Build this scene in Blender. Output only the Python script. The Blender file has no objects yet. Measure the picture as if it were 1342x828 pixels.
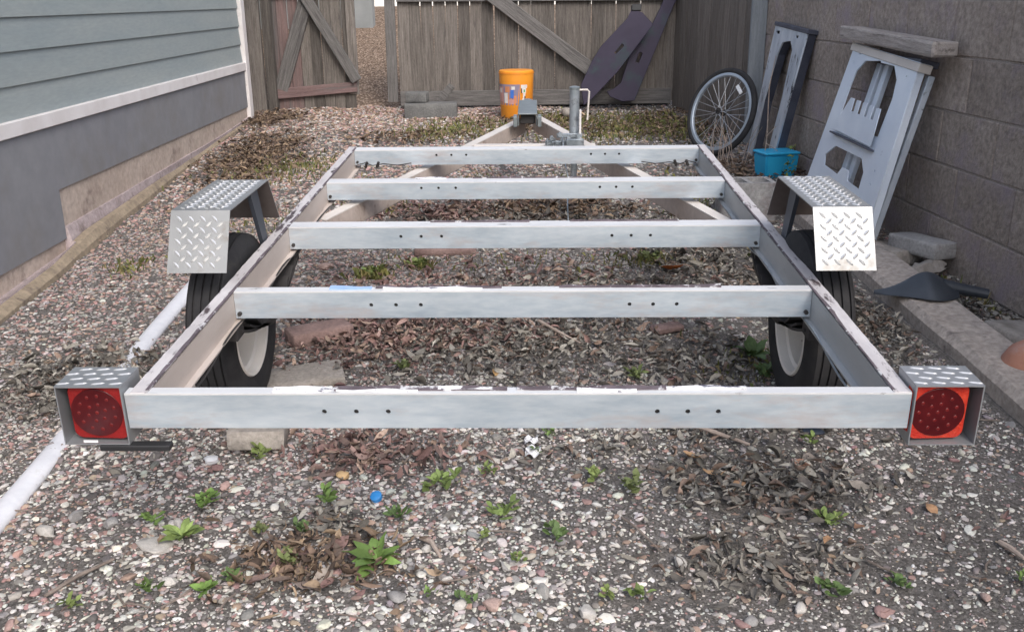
import bpy, bmesh, math, random
import numpy as np
from mathutils import Vector, Matrix

random.seed(7); RNG = np.random.default_rng(7)
S = bpy.context.scene; COL = S.collection
rad = math.radians

# ------------------------------------------------------------------ camera
cd = bpy.data.cameras.new('camera'); cam = bpy.data.objects.new('camera', cd); COL.objects.link(cam)
cd.sensor_width = 36; cd.lens = 33.53; cd.clip_start = 0.05; cd.clip_end = 1000
_r = Vector((0.99970956, 0.02180395, -0.01026524)); _u = Vector((0.00285596, 0.31576286, 0.94883384)); _f = Vector((-0.02392971, 0.94858758, -0.31560888))
m = Matrix((_r, _u, -_f)).transposed().to_4x4(); m.translation = Vector((0.03623781, -1.76285572, 1.22850837))
cam.matrix_world = m; S.camera = cam

# ------------------------------------------------------------------ light
SUN_EL = rad(42); SUN_AZ = rad(156)            # azimuth from +Y towards +X: behind the camera on the right
w = bpy.data.worlds.new('World'); S.world = w; w.use_nodes = True
wn = w.node_tree; bg = wn.nodes['Background']
sky = wn.nodes.new('ShaderNodeTexSky'); sky.sky_type = 'NISHITA'; sky.sun_disc = False
sky.sun_elevation = SUN_EL; sky.sun_rotation = SUN_AZ; sky.dust_density = 3.0; sky.air_density = 1.0; sky.ozone_density = 1.0
hz = wn.nodes.new('ShaderNodeHueSaturation'); hz.inputs['Saturation'].default_value = 0.62
wn.links.new(sky.outputs[0], hz.inputs['Color']); wn.links.new(hz.outputs[0], bg.inputs['Color'])
bg.inputs['Strength'].default_value = 0.15
sd = bpy.data.lights.new('sun', 'SUN'); sd.energy = 0.75; sd.angle = rad(22); sd.color = (1.0, 0.95, 0.88)
so = bpy.data.objects.new('sun', sd); COL.objects.link(so)
sdir = Vector((math.sin(SUN_AZ) * math.cos(SUN_EL), math.cos(SUN_AZ) * math.cos(SUN_EL), math.sin(SUN_EL)))
so.rotation_euler = sdir.to_track_quat('Z', 'Y').to_euler(); so.location = sdir * 20
S.view_settings.view_transform = 'Standard'; S.view_settings.look = 'None'; S.view_settings.gamma = 1; S.view_settings.exposure = 0.88

# ------------------------------------------------------------------ helpers: materials
def _noise(nt, vec, scale, detail=4, rough=0.6):
    n = nt.nodes.new('ShaderNodeTexNoise'); n.inputs['Scale'].default_value = scale
    n.inputs['Detail'].default_value = detail; n.inputs['Roughness'].default_value = rough
    nt.links.new(vec, n.inputs['Vector']); return n.outputs['Fac']
def _ramp(nt, fac, stops):
    r = nt.nodes.new('ShaderNodeValToRGB'); e = r.color_ramp.elements
    while len(e) < len(stops): e.new(0.5)
    for el, (p, c) in zip(e, stops): el.position = p; el.color = (*c, 1) if len(c) == 3 else c
    nt.links.new(fac, r.inputs['Fac']); return r.outputs['Color']
def _mix(nt, fac, a, b, mode='MIX'):
    n = nt.nodes.new('ShaderNodeMix'); n.data_type = 'RGBA'; n.blend_type = mode
    for sock, v in ((n.inputs[0], fac), (n.inputs[6], a), (n.inputs[7], b)):
        if isinstance(v, (int, float)): sock.default_value = v
        elif isinstance(v, tuple): sock.default_value = (*v, 1)
        else: nt.links.new(v, sock)
    return n.outputs[2]
def _coord(nt, stretch=(1, 1, 1), vary=True):
    tc = nt.nodes.new('ShaderNodeTexCoord'); mp = nt.nodes.new('ShaderNodeMapping'); mp.inputs['Scale'].default_value = stretch
    v = tc.outputs['Object']
    if vary:
        oi = nt.nodes.new('ShaderNodeObjectInfo'); mu = nt.nodes.new('ShaderNodeMath'); mu.operation = 'MULTIPLY'; mu.inputs[1].default_value = 37.0
        nt.links.new(oi.outputs['Random'], mu.inputs[0]); ad = nt.nodes.new('ShaderNodeVectorMath'); ad.operation = 'ADD'
        nt.links.new(v, ad.inputs[0]); nt.links.new(mu.outputs[0], ad.inputs[1]); v = ad.outputs[0]
    nt.links.new(v, mp.inputs['Vector']); return mp.outputs['Vector']
def mat(name, c1, c2=None, scale=8, rough=0.7, metal=0.0, bump=0.0, bscale=60, stretch=(1, 1, 1), stain=None, stain_scale=3, stain_lo=0.55, stain_hi=0.7, vary=0.0, fine=0.0, detail=5, spec=0.5, rvar=0.0):
    mt = bpy.data.materials.new(name); mt.use_nodes = True; nt = mt.node_tree; b = nt.nodes['Principled BSDF']
    vec = _coord(nt, stretch)
    c2 = c2 or c1
    f = _noise(nt, vec, scale, detail)
    col = _ramp(nt, f, [(0.3, c1), (0.7, c2)])
    if fine:
        f2 = _noise(nt, vec, scale * 9, 3)
        col = _mix(nt, fine, col, _ramp(nt, f2, [(0.3, (0.25, 0.25, 0.25)), (0.7, (0.75, 0.75, 0.75))]), 'OVERLAY')
    if stain:
        f3 = _noise(nt, vec, stain_scale, 6, 0.7)
        msk = _ramp(nt, f3, [(stain_lo, (0, 0, 0)), (stain_hi, (1, 1, 1))])
        col = _mix(nt, msk, col, stain)
    if vary:
        oi = nt.nodes.new('ShaderNodeObjectInfo')
        v = _ramp(nt, oi.outputs['Random'], [(0.0, (1 - vary,) * 3), (1.0, (1 + vary * 0.4,) * 3)])
        col = _mix(nt, 1.0, col, v, 'MULTIPLY')
    nt.links.new(col, b.inputs['Base Color'])
    b.inputs['Roughness'].default_value = rough; b.inputs['Metallic'].default_value = metal; b.inputs['Specular IOR Level'].default_value = spec
    if rvar:
        fr = _noise(nt, vec, scale * 2, 5)
        rr = nt.nodes.new('ShaderNodeMapRange'); nt.links.new(fr, rr.inputs['Value'])
        rr.inputs['From Min'].default_value = .3; rr.inputs['From Max'].default_value = .7
        rr.inputs['To Min'].default_value = rough - rvar; rr.inputs['To Max'].default_value = rough + rvar
        nt.links.new(rr.outputs[0], b.inputs['Roughness'])
    if bump:
        fb = _noise(nt, vec, bscale, 5, 0.65); bp = nt.nodes.new('ShaderNodeBump'); bp.inputs['Strength'].default_value = bump; bp.inputs['Distance'].default_value = 0.01
        nt.links.new(fb, bp.inputs['Height']); nt.links.new(bp.outputs[0], b.inputs['Normal'])
    return mt
def attr_mat(name, rough=0.8, bump=0.3, bscale=150, spec=0.3, fine=0.5, trans=0.0):
    mt = bpy.data.materials.new(name); mt.use_nodes = True; nt = mt.node_tree; b = nt.nodes['Principled BSDF']
    a = nt.nodes.new('ShaderNodeAttribute'); a.attribute_name = 'Col'
    vec = _coord(nt, (1, 1, 1), False); f = _noise(nt, vec, bscale, 4)
    col = _mix(nt, fine, a.outputs['Color'], _ramp(nt, f, [(0.3, (0.3, 0.3, 0.3)), (0.7, (0.72, 0.72, 0.72))]), 'OVERLAY')
    nt.links.new(col, b.inputs['Base Color']); b.inputs['Roughness'].default_value = rough; b.inputs['Specular IOR Level'].default_value = spec
    if bump:
        bp = nt.nodes.new('ShaderNodeBump'); bp.inputs['Strength'].default_value = bump; bp.inputs['Distance'].default_value = 0.004
        nt.links.new(f, bp.inputs['Height']); nt.links.new(bp.outputs[0], b.inputs['Normal'])
    return mt

M = {}
M['siding'] = mat('siding_paint', (0.275, 0.318, 0.328), (0.322, 0.355, 0.352), 1.6, 0.75, bump=0.12, bscale=50, stretch=(1, 1, 6), fine=0.12, vary=0.06)
M['skirt'] = mat('skirt_paint', (0.205, 0.208, 0.228), (0.24, 0.243, 0.258), 1.2, 0.8, bump=0.1, bscale=40, fine=0.15, stain=(0.20, 0.19, 0.185), stain_scale=2, stain_lo=.5, stain_hi=.75)
M['trim'] = mat('white_trim', (0.66, 0.62, 0.61), (0.78, 0.75, 0.75), 5, 0.7, bump=0.1, stain=(0.45, 0.40, 0.38), stain_scale=9, stain_lo=0.62, stain_hi=0.75)
M['found'] = mat('foundation', (0.40, 0.325, 0.275), (0.50, 0.42, 0.365), 4, 0.9, bump=0.5, bscale=35, stain=(0.22, 0.17, 0.15), stain_scale=5, fine=0.3)
M['footing'] = mat('footing', (0.32, 0.26, 0.26), (0.44, 0.37, 0.375), 5, 0.9, bump=0.8, bscale=30, stain=(0.17, 0.13, 0.12), stain_scale=6, fine=0.4)
M['kerbh'] = mat('kerb_tan', (0.25, 0.20, 0.145), (0.34, 0.275, 0.20), 5, 0.9, bump=0.8, bscale=30, stain=(0.13, 0.10, 0.085), stain_scale=7, fine=0.4)
M['kerb'] = mat('kerb_concrete', (0.34, 0.295, 0.262), (0.47, 0.415, 0.375), 5, 0.92, bump=0.7, bscale=60, stain=(0.12, 0.10, 0.095), stain_scale=5, fine=0.5)
M['block'] = mat('wall_block', (0.300, 0.250, 0.215), (0.370, 0.312, 0.275), 5, 0.95, bump=0.9, bscale=90, fine=0.6, vary=0.16, stain=(0.32, 0.265, 0.29), stain_scale=3, stain_lo=0.5, stain_hi=0.68)
M['mortar'] = mat('mortar', (0.27, 0.235, 0.21), (0.34, 0.30, 0.275), 12, 0.95, bump=0.8, bscale=80, fine=0.4)
M['wood'] = mat('weathered_wood', (0.095, 0.082, 0.073), (0.215, 0.192, 0.174), 14, 0.9, bump=0.7, bscale=25, stretch=(6, 6, 0.35), fine=0.6, vary=0.42, stain=(0.05, 0.045, 0.045), stain_scale=9, stain_lo=0.58, stain_hi=0.75)
M['woodside'] = mat('brown_weathered_wood', (0.115, 0.098, 0.085), (0.235, 0.205, 0.182), 14, 0.9, bump=0.7, bscale=25, stretch=(6, 6, 0.35), fine=0.55, vary=0.25)
M['woodred'] = mat('reddish_wood', (0.135, 0.088, 0.084), (0.25, 0.168, 0.160), 14, 0.9, bump=0.7, bscale=25, stretch=(6, 6, 0.35), fine=0.55, vary=0.15, stain=(0.13, 0.12, 0.12), stain_scale=2, stain_lo=0.45, stain_hi=0.65)
M['gapshade'] = mat('gap_shade_wood', (0.035, 0.032, 0.032), (0.075, 0.07, 0.07), 14, 0.95, bump=0.5, bscale=25, stretch=(6, 6, 0.35), fine=0.4, vary=0.2)  # dark tone stands in for shade at the foot of the gates
M['woodh'] = mat('rail_wood', (0.085, 0.08, 0.078), (0.19, 0.18, 0.175), 14, 0.9, bump=0.6, bscale=25, stretch=(0.4, 6, 6), fine=0.5, stain=(0.06, 0.055, 0.055), stain_scale=6, stain_lo=0.55, stain_hi=0.72)
M['woodhred'] = mat('rail_red', (0.13, 0.085, 0.085), (0.23, 0.155, 0.15), 14, 0.9, bump=0.6, bscale=25, stretch=(0.4, 6, 6), fine=0.5, stain=(0.13, 0.12, 0.12), stain_scale=3, stain_lo=0.5, stain_hi=0.65)
M['post'] = mat('post_wood', (0.20, 0.22, 0.24), (0.29, 0.31, 0.33), 10, 0.85, bump=0.4, bscale=25, stretch=(6, 6, 0.4), fine=0.3)
M['plank'] = mat('plank_wood', (0.30, 0.265, 0.245), (0.48, 0.43, 0.405), 9, 0.9, bump=0.6, bscale=30, stretch=(6, .5, 6), fine=0.4, stain=(0.09, 0.075, 0.07), stain_scale=5)
M['bar'] = mat('galvanised_bar', (0.48, 0.555, 0.625), (0.66, 0.72, 0.775), 2.2, 0.42, metal=0.5, bump=0.06, bscale=90, fine=0.28, stain=(0.54, 0.485, 0.48), stain_scale=2.5, stain_lo=0.52, stain_hi=0.72, rvar=0.08, stretch=(1, 4, 4))
M['flange'] = mat('worn_top', (0.66, 0.66, 0.67), (0.80, 0.80, 0.81), 6, 0.5, metal=0.25, bump=0.1, stain=(0.09, 0.065, 0.07), stain_scale=9, stain_lo=0.63, stain_hi=0.70, stretch=(0.6, 3, 1))
M['railtop'] = mat('peeling_top', (0.50, 0.47, 0.48), (0.68, 0.65, 0.66), 7, 0.6, metal=0.1, bump=0.3, stain=(0.075, 0.055, 0.06), stain_scale=11, stain_lo=0.55, stain_hi=0.62, stretch=(2.5, 0.7, 1))
M['railweb'] = mat('beige_rail', (0.50, 0.43, 0.39), (0.62, 0.55, 0.51), 4, 0.55, metal=0.15, bump=0.1, stain=(0.20, 0.10, 0.085), stain_scale=14, stain_lo=0.68, stain_hi=0.74, stretch=(1, 0.6, 2))
M['railweb2'] = mat('grey_rail', (0.40, 0.42, 0.44), (0.52, 0.53, 0.54), 4, 0.5, metal=0.3, bump=0.1, stain=(0.10, 0.075, 0.075), stain_scale=12, stain_lo=0.64, stain_hi=0.70, stretch=(1, 0.5, 2))
M['tongue'] = mat('beige_beam', (0.44, 0.37, 0.33), (0.56, 0.48, 0.44), 4, 0.6, metal=0.1, bump=0.1, fine=0.2, stain=(0.25, 0.18, 0.15), stain_scale=9)
M['tonguetop'] = mat('cream_beam', (0.60, 0.55, 0.51), (0.72, 0.67, 0.63), 4, 0.55, metal=0.1)
M['tread'] = mat('diamond_plate', (0.29, 0.295, 0.30), (0.37, 0.375, 0.38), 5, 0.46, metal=0.5, stain=(0.24, 0.22, 0.20), stain_scale=10, bump=0.05, bscale=120, rvar=0.06)
M['treadbar'] = mat('diamond_ridge', (0.74, 0.74, 0.74), (0.82, 0.82, 0.82), 5, 0.30, metal=0.6)
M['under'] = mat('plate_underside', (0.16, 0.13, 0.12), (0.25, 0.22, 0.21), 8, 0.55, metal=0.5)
M['bracket'] = mat('blue_grey_bracket', (0.06, 0.07, 0.09), (0.10, 0.11, 0.135), 6, 0.5, metal=0.3)
M['rubber'] = mat('tyre_rubber', (0.020, 0.020, 0.023), (0.036, 0.035, 0.037), 20, 0.8, bump=0.15, stain=(0.05, 0.045, 0.04), stain_scale=14, stain_lo=0.6, stain_hi=0.8, spec=0.35)
M['rim'] = mat('cream_rim', (0.72, 0.68, 0.64), (0.82, 0.78, 0.74), 6, 0.5, stain=(0.16, 0.08, 0.05), stain_scale=10, stain_lo=0.66, stain_hi=0.72)
M['lens'] = mat('red_lens', (0.21, 0.009, 0.010), (0.30, 0.016, 0.015), 30, 0.18, bump=0.3, bscale=180)
M['lensglint'] = mat('red_lens_glint', (0.42, 0.012, 0.008), (0.62, 0.060, 0.026), 30, 0.15, bump=0.4, bscale=180)  # reflected orange glint painted into the lens colour
M['lensdisc'] = mat('dark_red_disc', (0.055, 0.004, 0.006), (0.085, 0.006, 0.008), 30, 0.15)
M['led'] = mat('led_dome', (0.11, 0.009, 0.010), (0.16, 0.013, 0.013), 30, 0.25)
M['housing'] = mat('housing_metal', (0.28, 0.30, 0.32), (0.38, 0.39, 0.41), 6, 0.4, metal=0.5)
M['black'] = mat('black_plastic', (0.02, 0.02, 0.022), (0.03, 0.03, 0.033), 8, 0.5)
M['hole'] = mat('dark_steel', (0.03, 0.028, 0.028), (0.06, 0.055, 0.055), 8, 0.7, metal=0.3)
M['bolt'] = mat('bolt_steel', (0.22, 0.21, 0.21), (0.35, 0.33, 0.32), 20, 0.45, metal=0.7)
M['galv'] = mat('galvanised', (0.27, 0.31, 0.34), (0.44, 0.48, 0.52), 14, 0.42, metal=0.6, stain=(0.12, 0.115, 0.11), stain_scale=16, rvar=0.1)
M['coupler'] = mat('coupler_grey', (0.20, 0.23, 0.24), (0.30, 0.33, 0.34), 9, 0.45, metal=0.5)
M['label'] = mat('paper_label', (0.72, 0.72, 0.74), (0.82, 0.82, 0.84), 8, 0.7, stain=(0.06, 0.06, 0.10), stain_scale=20, stain_lo=0.55, stain_hi=0.6, stretch=(1.2, 4, 1))
M['labelblue'] = mat('blue_tape', (0.26, 0.40, 0.68), (0.36, 0.50, 0.74), 8, 0.6, stain=(0.6, 0.66, 0.75), stain_scale=12)
M['glue'] = mat('glue_residue', (0.07, 0.055, 0.065), (0.16, 0.13, 0.15), 25, 0.9, stain=(0.55, 0.55, 0.57), stain_scale=22, stain_lo=0.56, stain_hi=0.6)
M['pipe'] = mat('white_pipe', (0.62, 0.63, 0.68), (0.76, 0.77, 0.82), 6, 0.6, fine=.2, stain=(0.42, 0.40, 0.38), stain_scale=6, stain_lo=0.62, stain_hi=0.8)
M['paver'] = mat('paver', (0.26, 0.235, 0.21), (0.36, 0.325, 0.295), 8, 0.92, bump=0.6, bscale=70, fine=0.4, stain=(0.18, 0.16, 0.14), stain_scale=9)
M['redpaver'] = mat('red_brick', (0.19, 0.125, 0.115), (0.28, 0.195, 0.18), 9, 0.92, bump=0.6, bscale=70, fine=0.4)
M['greypaver'] = mat('grey_brick', (0.27, 0.265, 0.265), (0.38, 0.37, 0.365), 9, 0.92, bump=0.6, bscale=70, fine=0.4, stain=(0.24, 0.19, 0.19), stain_scale=7)
M['darkblock'] = mat('dark_block', (0.12, 0.12, 0.12), (0.19, 0.19, 0.185), 9, 0.95, bump=0.7, bscale=70, fine=0.4)
M['terra'] = mat('terracotta', (0.36, 0.165, 0.11), (0.46, 0.23, 0.165), 8, 0.85, bump=0.3, stain=(0.38, 0.27, 0.25), stain_scale=7)
M['orange'] = mat('orange_plastic', (0.80, 0.25, 0.025), (0.88, 0.36, 0.035), 3, 0.4)
M['labelgrey'] = mat('label_print', (0.22, 0.18, 0.25), (0.30, 0.25, 0.33), 9, 0.5)
for nm, c in dict(pwhite=(0.75, 0.70, 0.68), ppink=(0.62, 0.33, 0.30), porange=(0.65, 0.26, 0.13), pblue=(0.06, 0.18, 0.60), pblack=(0.02, 0.02, 0.02), pgreen=(0.05, 0.35, 0.12)).items(): M[nm] = mat('print_' + nm[1:], c, tuple(v * 0.85 for v in c), 30, 0.5)
M['purple'] = mat('dark_plastic', (0.030, 0.024, 0.046), (0.046, 0.038, 0.068), 4, 0.55, stain=(0.03, 0.055, 0.062), stain_scale=3, stain_lo=0.55, stain_hi=0.7, spec=0.3)
M['scoop'] = mat('black_blade', (0.035, 0.042, 0.055), (0.06, 0.07, 0.085), 5, 0.38, metal=0.2)
M['bluebox'] = mat('blue_plastic', (0.015, 0.34, 0.60), (0.03, 0.40, 0.68), 5, 0.45)
M['frame'] = mat('bare_metal_panel', (0.62, 0.70, 0.82), (0.76, 0.82, 0.90), 4, 0.45, metal=0.15, bump=0.06, stain=(0.20, 0.22, 0.28), stain_scale=9, stain_lo=0.66, stain_hi=0.75, rvar=0.1)
M['frame2'] = mat('scuffed_metal', (0.42, 0.48, 0.56), (0.70, 0.75, 0.82), 5, 0.42, metal=0.3, stain=(0.06, 0.065, 0.085), stain_scale=9, stain_lo=0.60, stain_hi=0.66, stretch=(2.5, .7, 1.5))
M['framedark'] = mat('dark_metal', (0.05, 0.055, 0.08), (0.11, 0.12, 0.16), 5, 0.45, metal=0.4, stain=(0.3, 0.32, 0.36), stain_scale=12, stain_lo=0.66, stain_hi=0.72)
M['rimalloy'] = mat('bike_rim_alloy', (0.32, 0.37, 0.43), (0.42, 0.47, 0.53), 6, 0.4, metal=0.5)
M['spoke'] = mat('spoke_steel', (0.45, 0.47, 0.50), None, 6, 0.35, metal=0.6)
M['reflector'] = mat('reflector', (0.75, 0.76, 0.78), None, 30, 0.2, bump=0.3, bscale=200)
M['whitewall'] = mat('white_render', (0.82, 0.80, 0.76), (0.86, 0.84, 0.80), 3, 0.8)
M['greywall'] = mat('grey_render', (0.20, 0.21, 0.21), (0.27, 0.28, 0.28), 3, 0.9, bump=0.3)
M['roof'] = mat('roof_shingle', (0.10, 0.09, 0.085), (0.15, 0.14, 0.13), 9, 0.95, bump=0.6)
M['pebble'] = attr_mat('pebble_stone', 0.85, 0.3, 160, 0.25, 0.35)
M['leafm'] = attr_mat('dead_leaf', 0.85, 0.4, 120, 0.2, 0.45)
M['green'] = attr_mat('green_leaf', 0.6, 0.2, 120, 0.3, 0.3)
M['twig'] = mat('twig_bark', (0.13, 0.105, 0.09), (0.26, 0.215, 0.19), 20, 0.9, bump=0.4)
M['twigpale'] = mat('pale_stick', (0.33, 0.26, 0.22), (0.45, 0.37, 0.32), 20, 0.9, bump=0.4)
def ground_mat():
    mt = bpy.data.materials.new('soil'); mt.use_nodes = True; nt = mt.node_tree; b = nt.nodes['Principled BSDF']
    vec = _coord(nt, (1, 1, 1), False)
    soil = _ramp(nt, _noise(nt, vec, 7, 8, 0.7), [(0.3, (0.098, 0.090, 0.085)), (0.7, (0.178, 0.165, 0.155))])
    soil = _mix(nt, 0.6, soil, _ramp(nt, _noise(nt, vec, 160, 4), [(0.3, (0.2, 0.2, 0.2)), (0.7, (0.8, 0.8, 0.8))]), 'OVERLAY')
    sv = nt.nodes.new('ShaderNodeTexVoronoi'); sv.inputs['Scale'].default_value = 190; nt.links.new(vec, sv.inputs['Vector'])
    soil = _mix(nt, 0.55, soil, _ramp(nt, sv.outputs['Color'], [(0.15, (0.085, 0.078, 0.073)), (0.5, (0.175, 0.16, 0.152)), (0.8, (0.28, 0.262, 0.25))]))
    vo = nt.nodes.new('ShaderNodeTexVoronoi'); vo.inputs['Scale'].default_value = 48; nt.links.new(vec, vo.inputs['Vector'])
    grit = _ramp(nt, vo.outputs['Color'], [(0.0, (0.22, 0.165, 0.13)), (0.4, (0.42, 0.315, 0.24)), (0.75, (0.48, 0.36, 0.27)), (1.0, (0.58, 0.48, 0.39))])
    edge = _ramp(nt, vo.outputs['Distance'], [(0.25, (1, 1, 1)), (0.55, (0.35, 0.32, 0.3))])
    grit = _mix(nt, 1.0, grit, edge, 'MULTIPLY')
    at = nt.nodes.new('ShaderNodeAttribute'); at.attribute_name = 'path'
    col = _mix(nt, at.outputs['Fac'], soil, grit)
    nt.links.new(col, b.inputs['Base Color']); b.inputs['Roughness'].default_value = 0.95; b.inputs['Specular IOR Level'].default_value = 0.15
    bp = nt.nodes.new('ShaderNodeBump'); bp.inputs['Strength'].default_value = 0.9; bp.inputs['Distance'].default_value = 0.012
    nt.links.new(_noise(nt, vec, 90, 6, 0.7), bp.inputs['Height']); nt.links.new(bp.outputs[0], b.inputs['Normal'])
    return mt
M['soil'] = ground_mat()

# ------------------------------------------------------------------ helpers: objects
def tag(o, label=None, cat=None, group=None, kind=None):
    if label: o['label'] = label
    if cat: o['category'] = cat
    if group: o['group'] = group
    if kind: o['kind'] = kind
    return o
def empty(name, loc=(0, 0, 0), rot=(0, 0, 0)):
    o = bpy.data.objects.new(name, None); COL.objects.link(o); o.location = loc; o.rotation_euler = rot; o.empty_display_size = .1; return o
def link(name, me, m=None, parent=None, loc=(0, 0, 0), rot=(0, 0, 0)):
    o = bpy.data.objects.new(name, me); COL.objects.link(o); o.parent = parent; o.location = loc; o.rotation_euler = rot
    if m is not None and not me.materials:
        for x in (m if isinstance(m, (list, tuple)) else [m]): me.materials.append(x)
    return o
def bm_mesh(bm, name, smooth=None):
    bmesh.ops.recalc_face_normals(bm, faces=bm.faces)
    me = bpy.data.meshes.new(name); bm.to_mesh(me); bm.free()
    if smooth is not None:
        me.polygons.foreach_set('use_smooth', [True] * len(me.polygons))
        try: me.set_sharp_from_angle(angle=rad(smooth))
        except Exception: pass
    return me
def box(bm, x0, x1, y0, y1, z0, z1, bev=0.0, mi=0):
    vs = [bm.verts.new(p) for p in ((x0, y0, z0), (x1, y0, z0), (x1, y1, z0), (x0, y1, z0), (x0, y0, z1), (x1, y0, z1), (x1, y1, z1), (x0, y1, z1))]
    fs = [bm.faces.new([vs[i] for i in q]) for q in ((0, 3, 2, 1), (4, 5, 6, 7), (0, 1, 5, 4), (1, 2, 6, 5), (2, 3, 7, 6), (3, 0, 4, 7))]
    for f in fs: f.material_index = mi
    if bev: bmesh.ops.bevel(bm, geom=list({e for f in fs for e in f.edges}), offset=bev, segments=1, affect='EDGES')
    return fs
def box_me(name, x0, x1, y0, y1, z0, z1, bev=0.0, jitter=0.0):
    bm = bmesh.new(); box(bm, x0, x1, y0, y1, z0, z1, bev)
    if jitter:
        for v in bm.verts: v.co += Vector((random.uniform(-jitter, jitter) for _ in range(3)))
    return bm_mesh(bm, name)
def tube(bm, pts, r, n=8, cap=True, mi=0):
    pts = [Vector(p) for p in pts]; rings = []
    rr = r if isinstance(r, (list, tuple)) else [r] * len(pts)
    for i, p in enumerate(pts):
        t = (pts[min(i + 1, len(pts) - 1)] - pts[max(i - 1, 0)]).normalized()
        a = t.cross(Vector((0, 0, 1)));
        if a.length < 1e-3: a = t.cross(Vector((0, 1, 0)))
        a.normalize(); b = t.cross(a)
        rings.append([bm.verts.new(p + (a * math.cos(2 * math.pi * k / n) + b * math.sin(2 * math.pi * k / n)) * rr[i]) for k in range(n)])
    for A, B in zip(rings, rings[1:]):
        for k in range(n):
            f = bm.faces.new((A[k], A[(k + 1) % n], B[(k + 1) % n], B[k])); f.material_index = mi
    if cap:
        bm.faces.new(rings[0]); bm.faces.new(rings[-1])
def lathe(bm, prof, n=32, axis='X', c=(0, 0, 0), closed=False, mi=0):
    # prof: list of (offset along axis, radius)
    c = Vector(c); rings = []
    for (o, r) in prof:
        ring = []
        for k in range(n):
            a = 2 * math.pi * k / n
            if axis == 'X': p = Vector((o, r * math.cos(a), r * math.sin(a)))
            elif axis == 'Y': p = Vector((r * math.cos(a), o, r * math.sin(a)))
            else: p = Vector((r * math.cos(a), r * math.sin(a), o))
            ring.append(bm.verts.new(c + p))
        rings.append(ring)
    pairs = list(zip(rings, rings[1:])) + ([(rings[-1], rings[0])] if closed else [])
    for A, B in pairs:
        for k in range(n):
            f = bm.faces.new((A[k], A[(k + 1) % n], B[(k + 1) % n], B[k])); f.material_index = mi
    return rings
def plate_me(name, outline, holes=(), t=0.004, bev=0.0):
    """sheet with real openings, in its local XY plane, thickness t along Z"""
    cu = bpy.data.curves.new('outline', 'CURVE'); cu.dimensions = '2D'; cu.fill_mode = 'BOTH'; cu.extrude = t / 2; cu.bevel_depth = bev
    for pts in [outline] + list(holes):
        s = cu.splines.new('POLY'); s.points.add(len(pts) - 1); s.use_cyclic_u = True
        for p, (x, y) in zip(s.points, pts): p.co = (x, y, 0, 1)
    o = bpy.data.objects.new('outline', cu); COL.objects.link(o)
    dg = bpy.context.evaluated_depsgraph_get(); me = bpy.data.meshes.new_from_object(o.evaluated_get(dg)); me.name = name
    bpy.data.objects.remove(o); bpy.data.curves.remove(cu); me.materials.clear(); return me
def circ(cx, cy, r, n=12): return [(cx + r * math.cos(2 * math.pi * k / n), cy + r * math.sin(2 * math.pi * k / n)) for k in range(n)]

# ------------------------------------------------------------------ numpy noise + ground height
_tab = RNG.random((256, 256))
def vnoise(x, y):
    x = np.asarray(x, float); y = np.asarray(y, float); xi = np.floor(x).astype(int); yi = np.floor(y).astype(int); fx = x - xi; fy = y - yi
    fx = fx * fx * (3 - 2 * fx); fy = fy * fy * (3 - 2 * fy); a = lambda i, j: _tab[(xi + i) & 255, (yi + j) & 255]
    return (a(0, 0) * (1 - fx) + a(1, 0) * fx) * (1 - fy) + (a(0, 1) * (1 - fx) + a(1, 1) * fx) * fy
def fbm(x, y, o=3): return sum(vnoise(x * 2 ** k + 17 * k, y * 2 ** k + 5 * k) / 2 ** k for k in range(o)) / sum(1 / 2 ** k for k in range(o))
TS = math.tan(rad(3.05))
def gbase(x, y):
    y = np.asarray(y, float)
    z = np.where(y < -6, -6 * TS, np.where(y < 6.6, y * TS, 0))
    up = np.clip(y - 6.6, 0, 4.6); z = np.where(y >= 6.6, 6.6 * TS + up * 0.165, z)
    return z
def gz(x, y):
    near = np.clip(1 - (np.abs(np.asarray(y) - 2.5) - 5) / 3, 0, 1)
    return gbase(x, y) + near * ((fbm(np.asarray(x) * 3, np.asarray(y) * 3) - 0.5) * 0.035 + (fbm(np.asarray(x) * 14 + 9, np.asarray(y) * 14) - 0.5) * 0.016)
def g1(x, y): return float(gz(np.array([x]), np.array([y]))[0])

xs = np.concatenate([-np.geomspace(2.6, 250, 26)[::-1], np.arange(-2.5, 2.05, .03), np.geomspace(2.1, 250, 26)])
ys = np.concatenate([-np.geomspace(1.1, 250, 24)[::-1], np.arange(-1.0, 3, .028), np.arange(3, 12, .05), np.geomspace(12.2, 300, 26)])
GX, GY = np.meshgrid(xs, ys); GZ = gz(GX, GY); nx, ny = len(xs), len(ys)
V = np.stack([GX, GY, GZ], -1).reshape(-1, 3)
idx = np.arange(nx * ny).reshape(ny, nx); Fq = np.stack([idx[:-1, :-1], idx[:-1, 1:], idx[1:, 1:], idx[1:, :-1]], -1).reshape(-1, 4)
def np_mesh(name, V, F, cols=None, smooth=True):
    me = bpy.data.meshes.new(name); k = F.shape[1]
    me.vertices.add(len(V)); me.vertices.foreach_set('co', np.ascontiguousarray(V, np.float32).ravel())
    me.loops.add(F.size); me.loops.foreach_set('vertex_index', np.ascontiguousarray(F, np.int32).ravel())
    me.polygons.add(len(F)); me.polygons.foreach_set('loop_start', np.arange(0, F.size, k, dtype=np.int32))
    me.polygons.foreach_set('use_smooth', np.full(len(F), smooth))
    if cols is not None:
        a = me.attributes.new('Col', 'FLOAT_COLOR', 'POINT'); a.data.foreach_set('color', np.ascontiguousarray(np.concatenate([cols, np.ones((len(cols), 1))], 1), np.float32).ravel())
    me.update(calc_edges=True); return me
gm = np_mesh('ground', V, Fq)
pa = gm.attributes.new('path', 'FLOAT', 'POINT')
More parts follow.
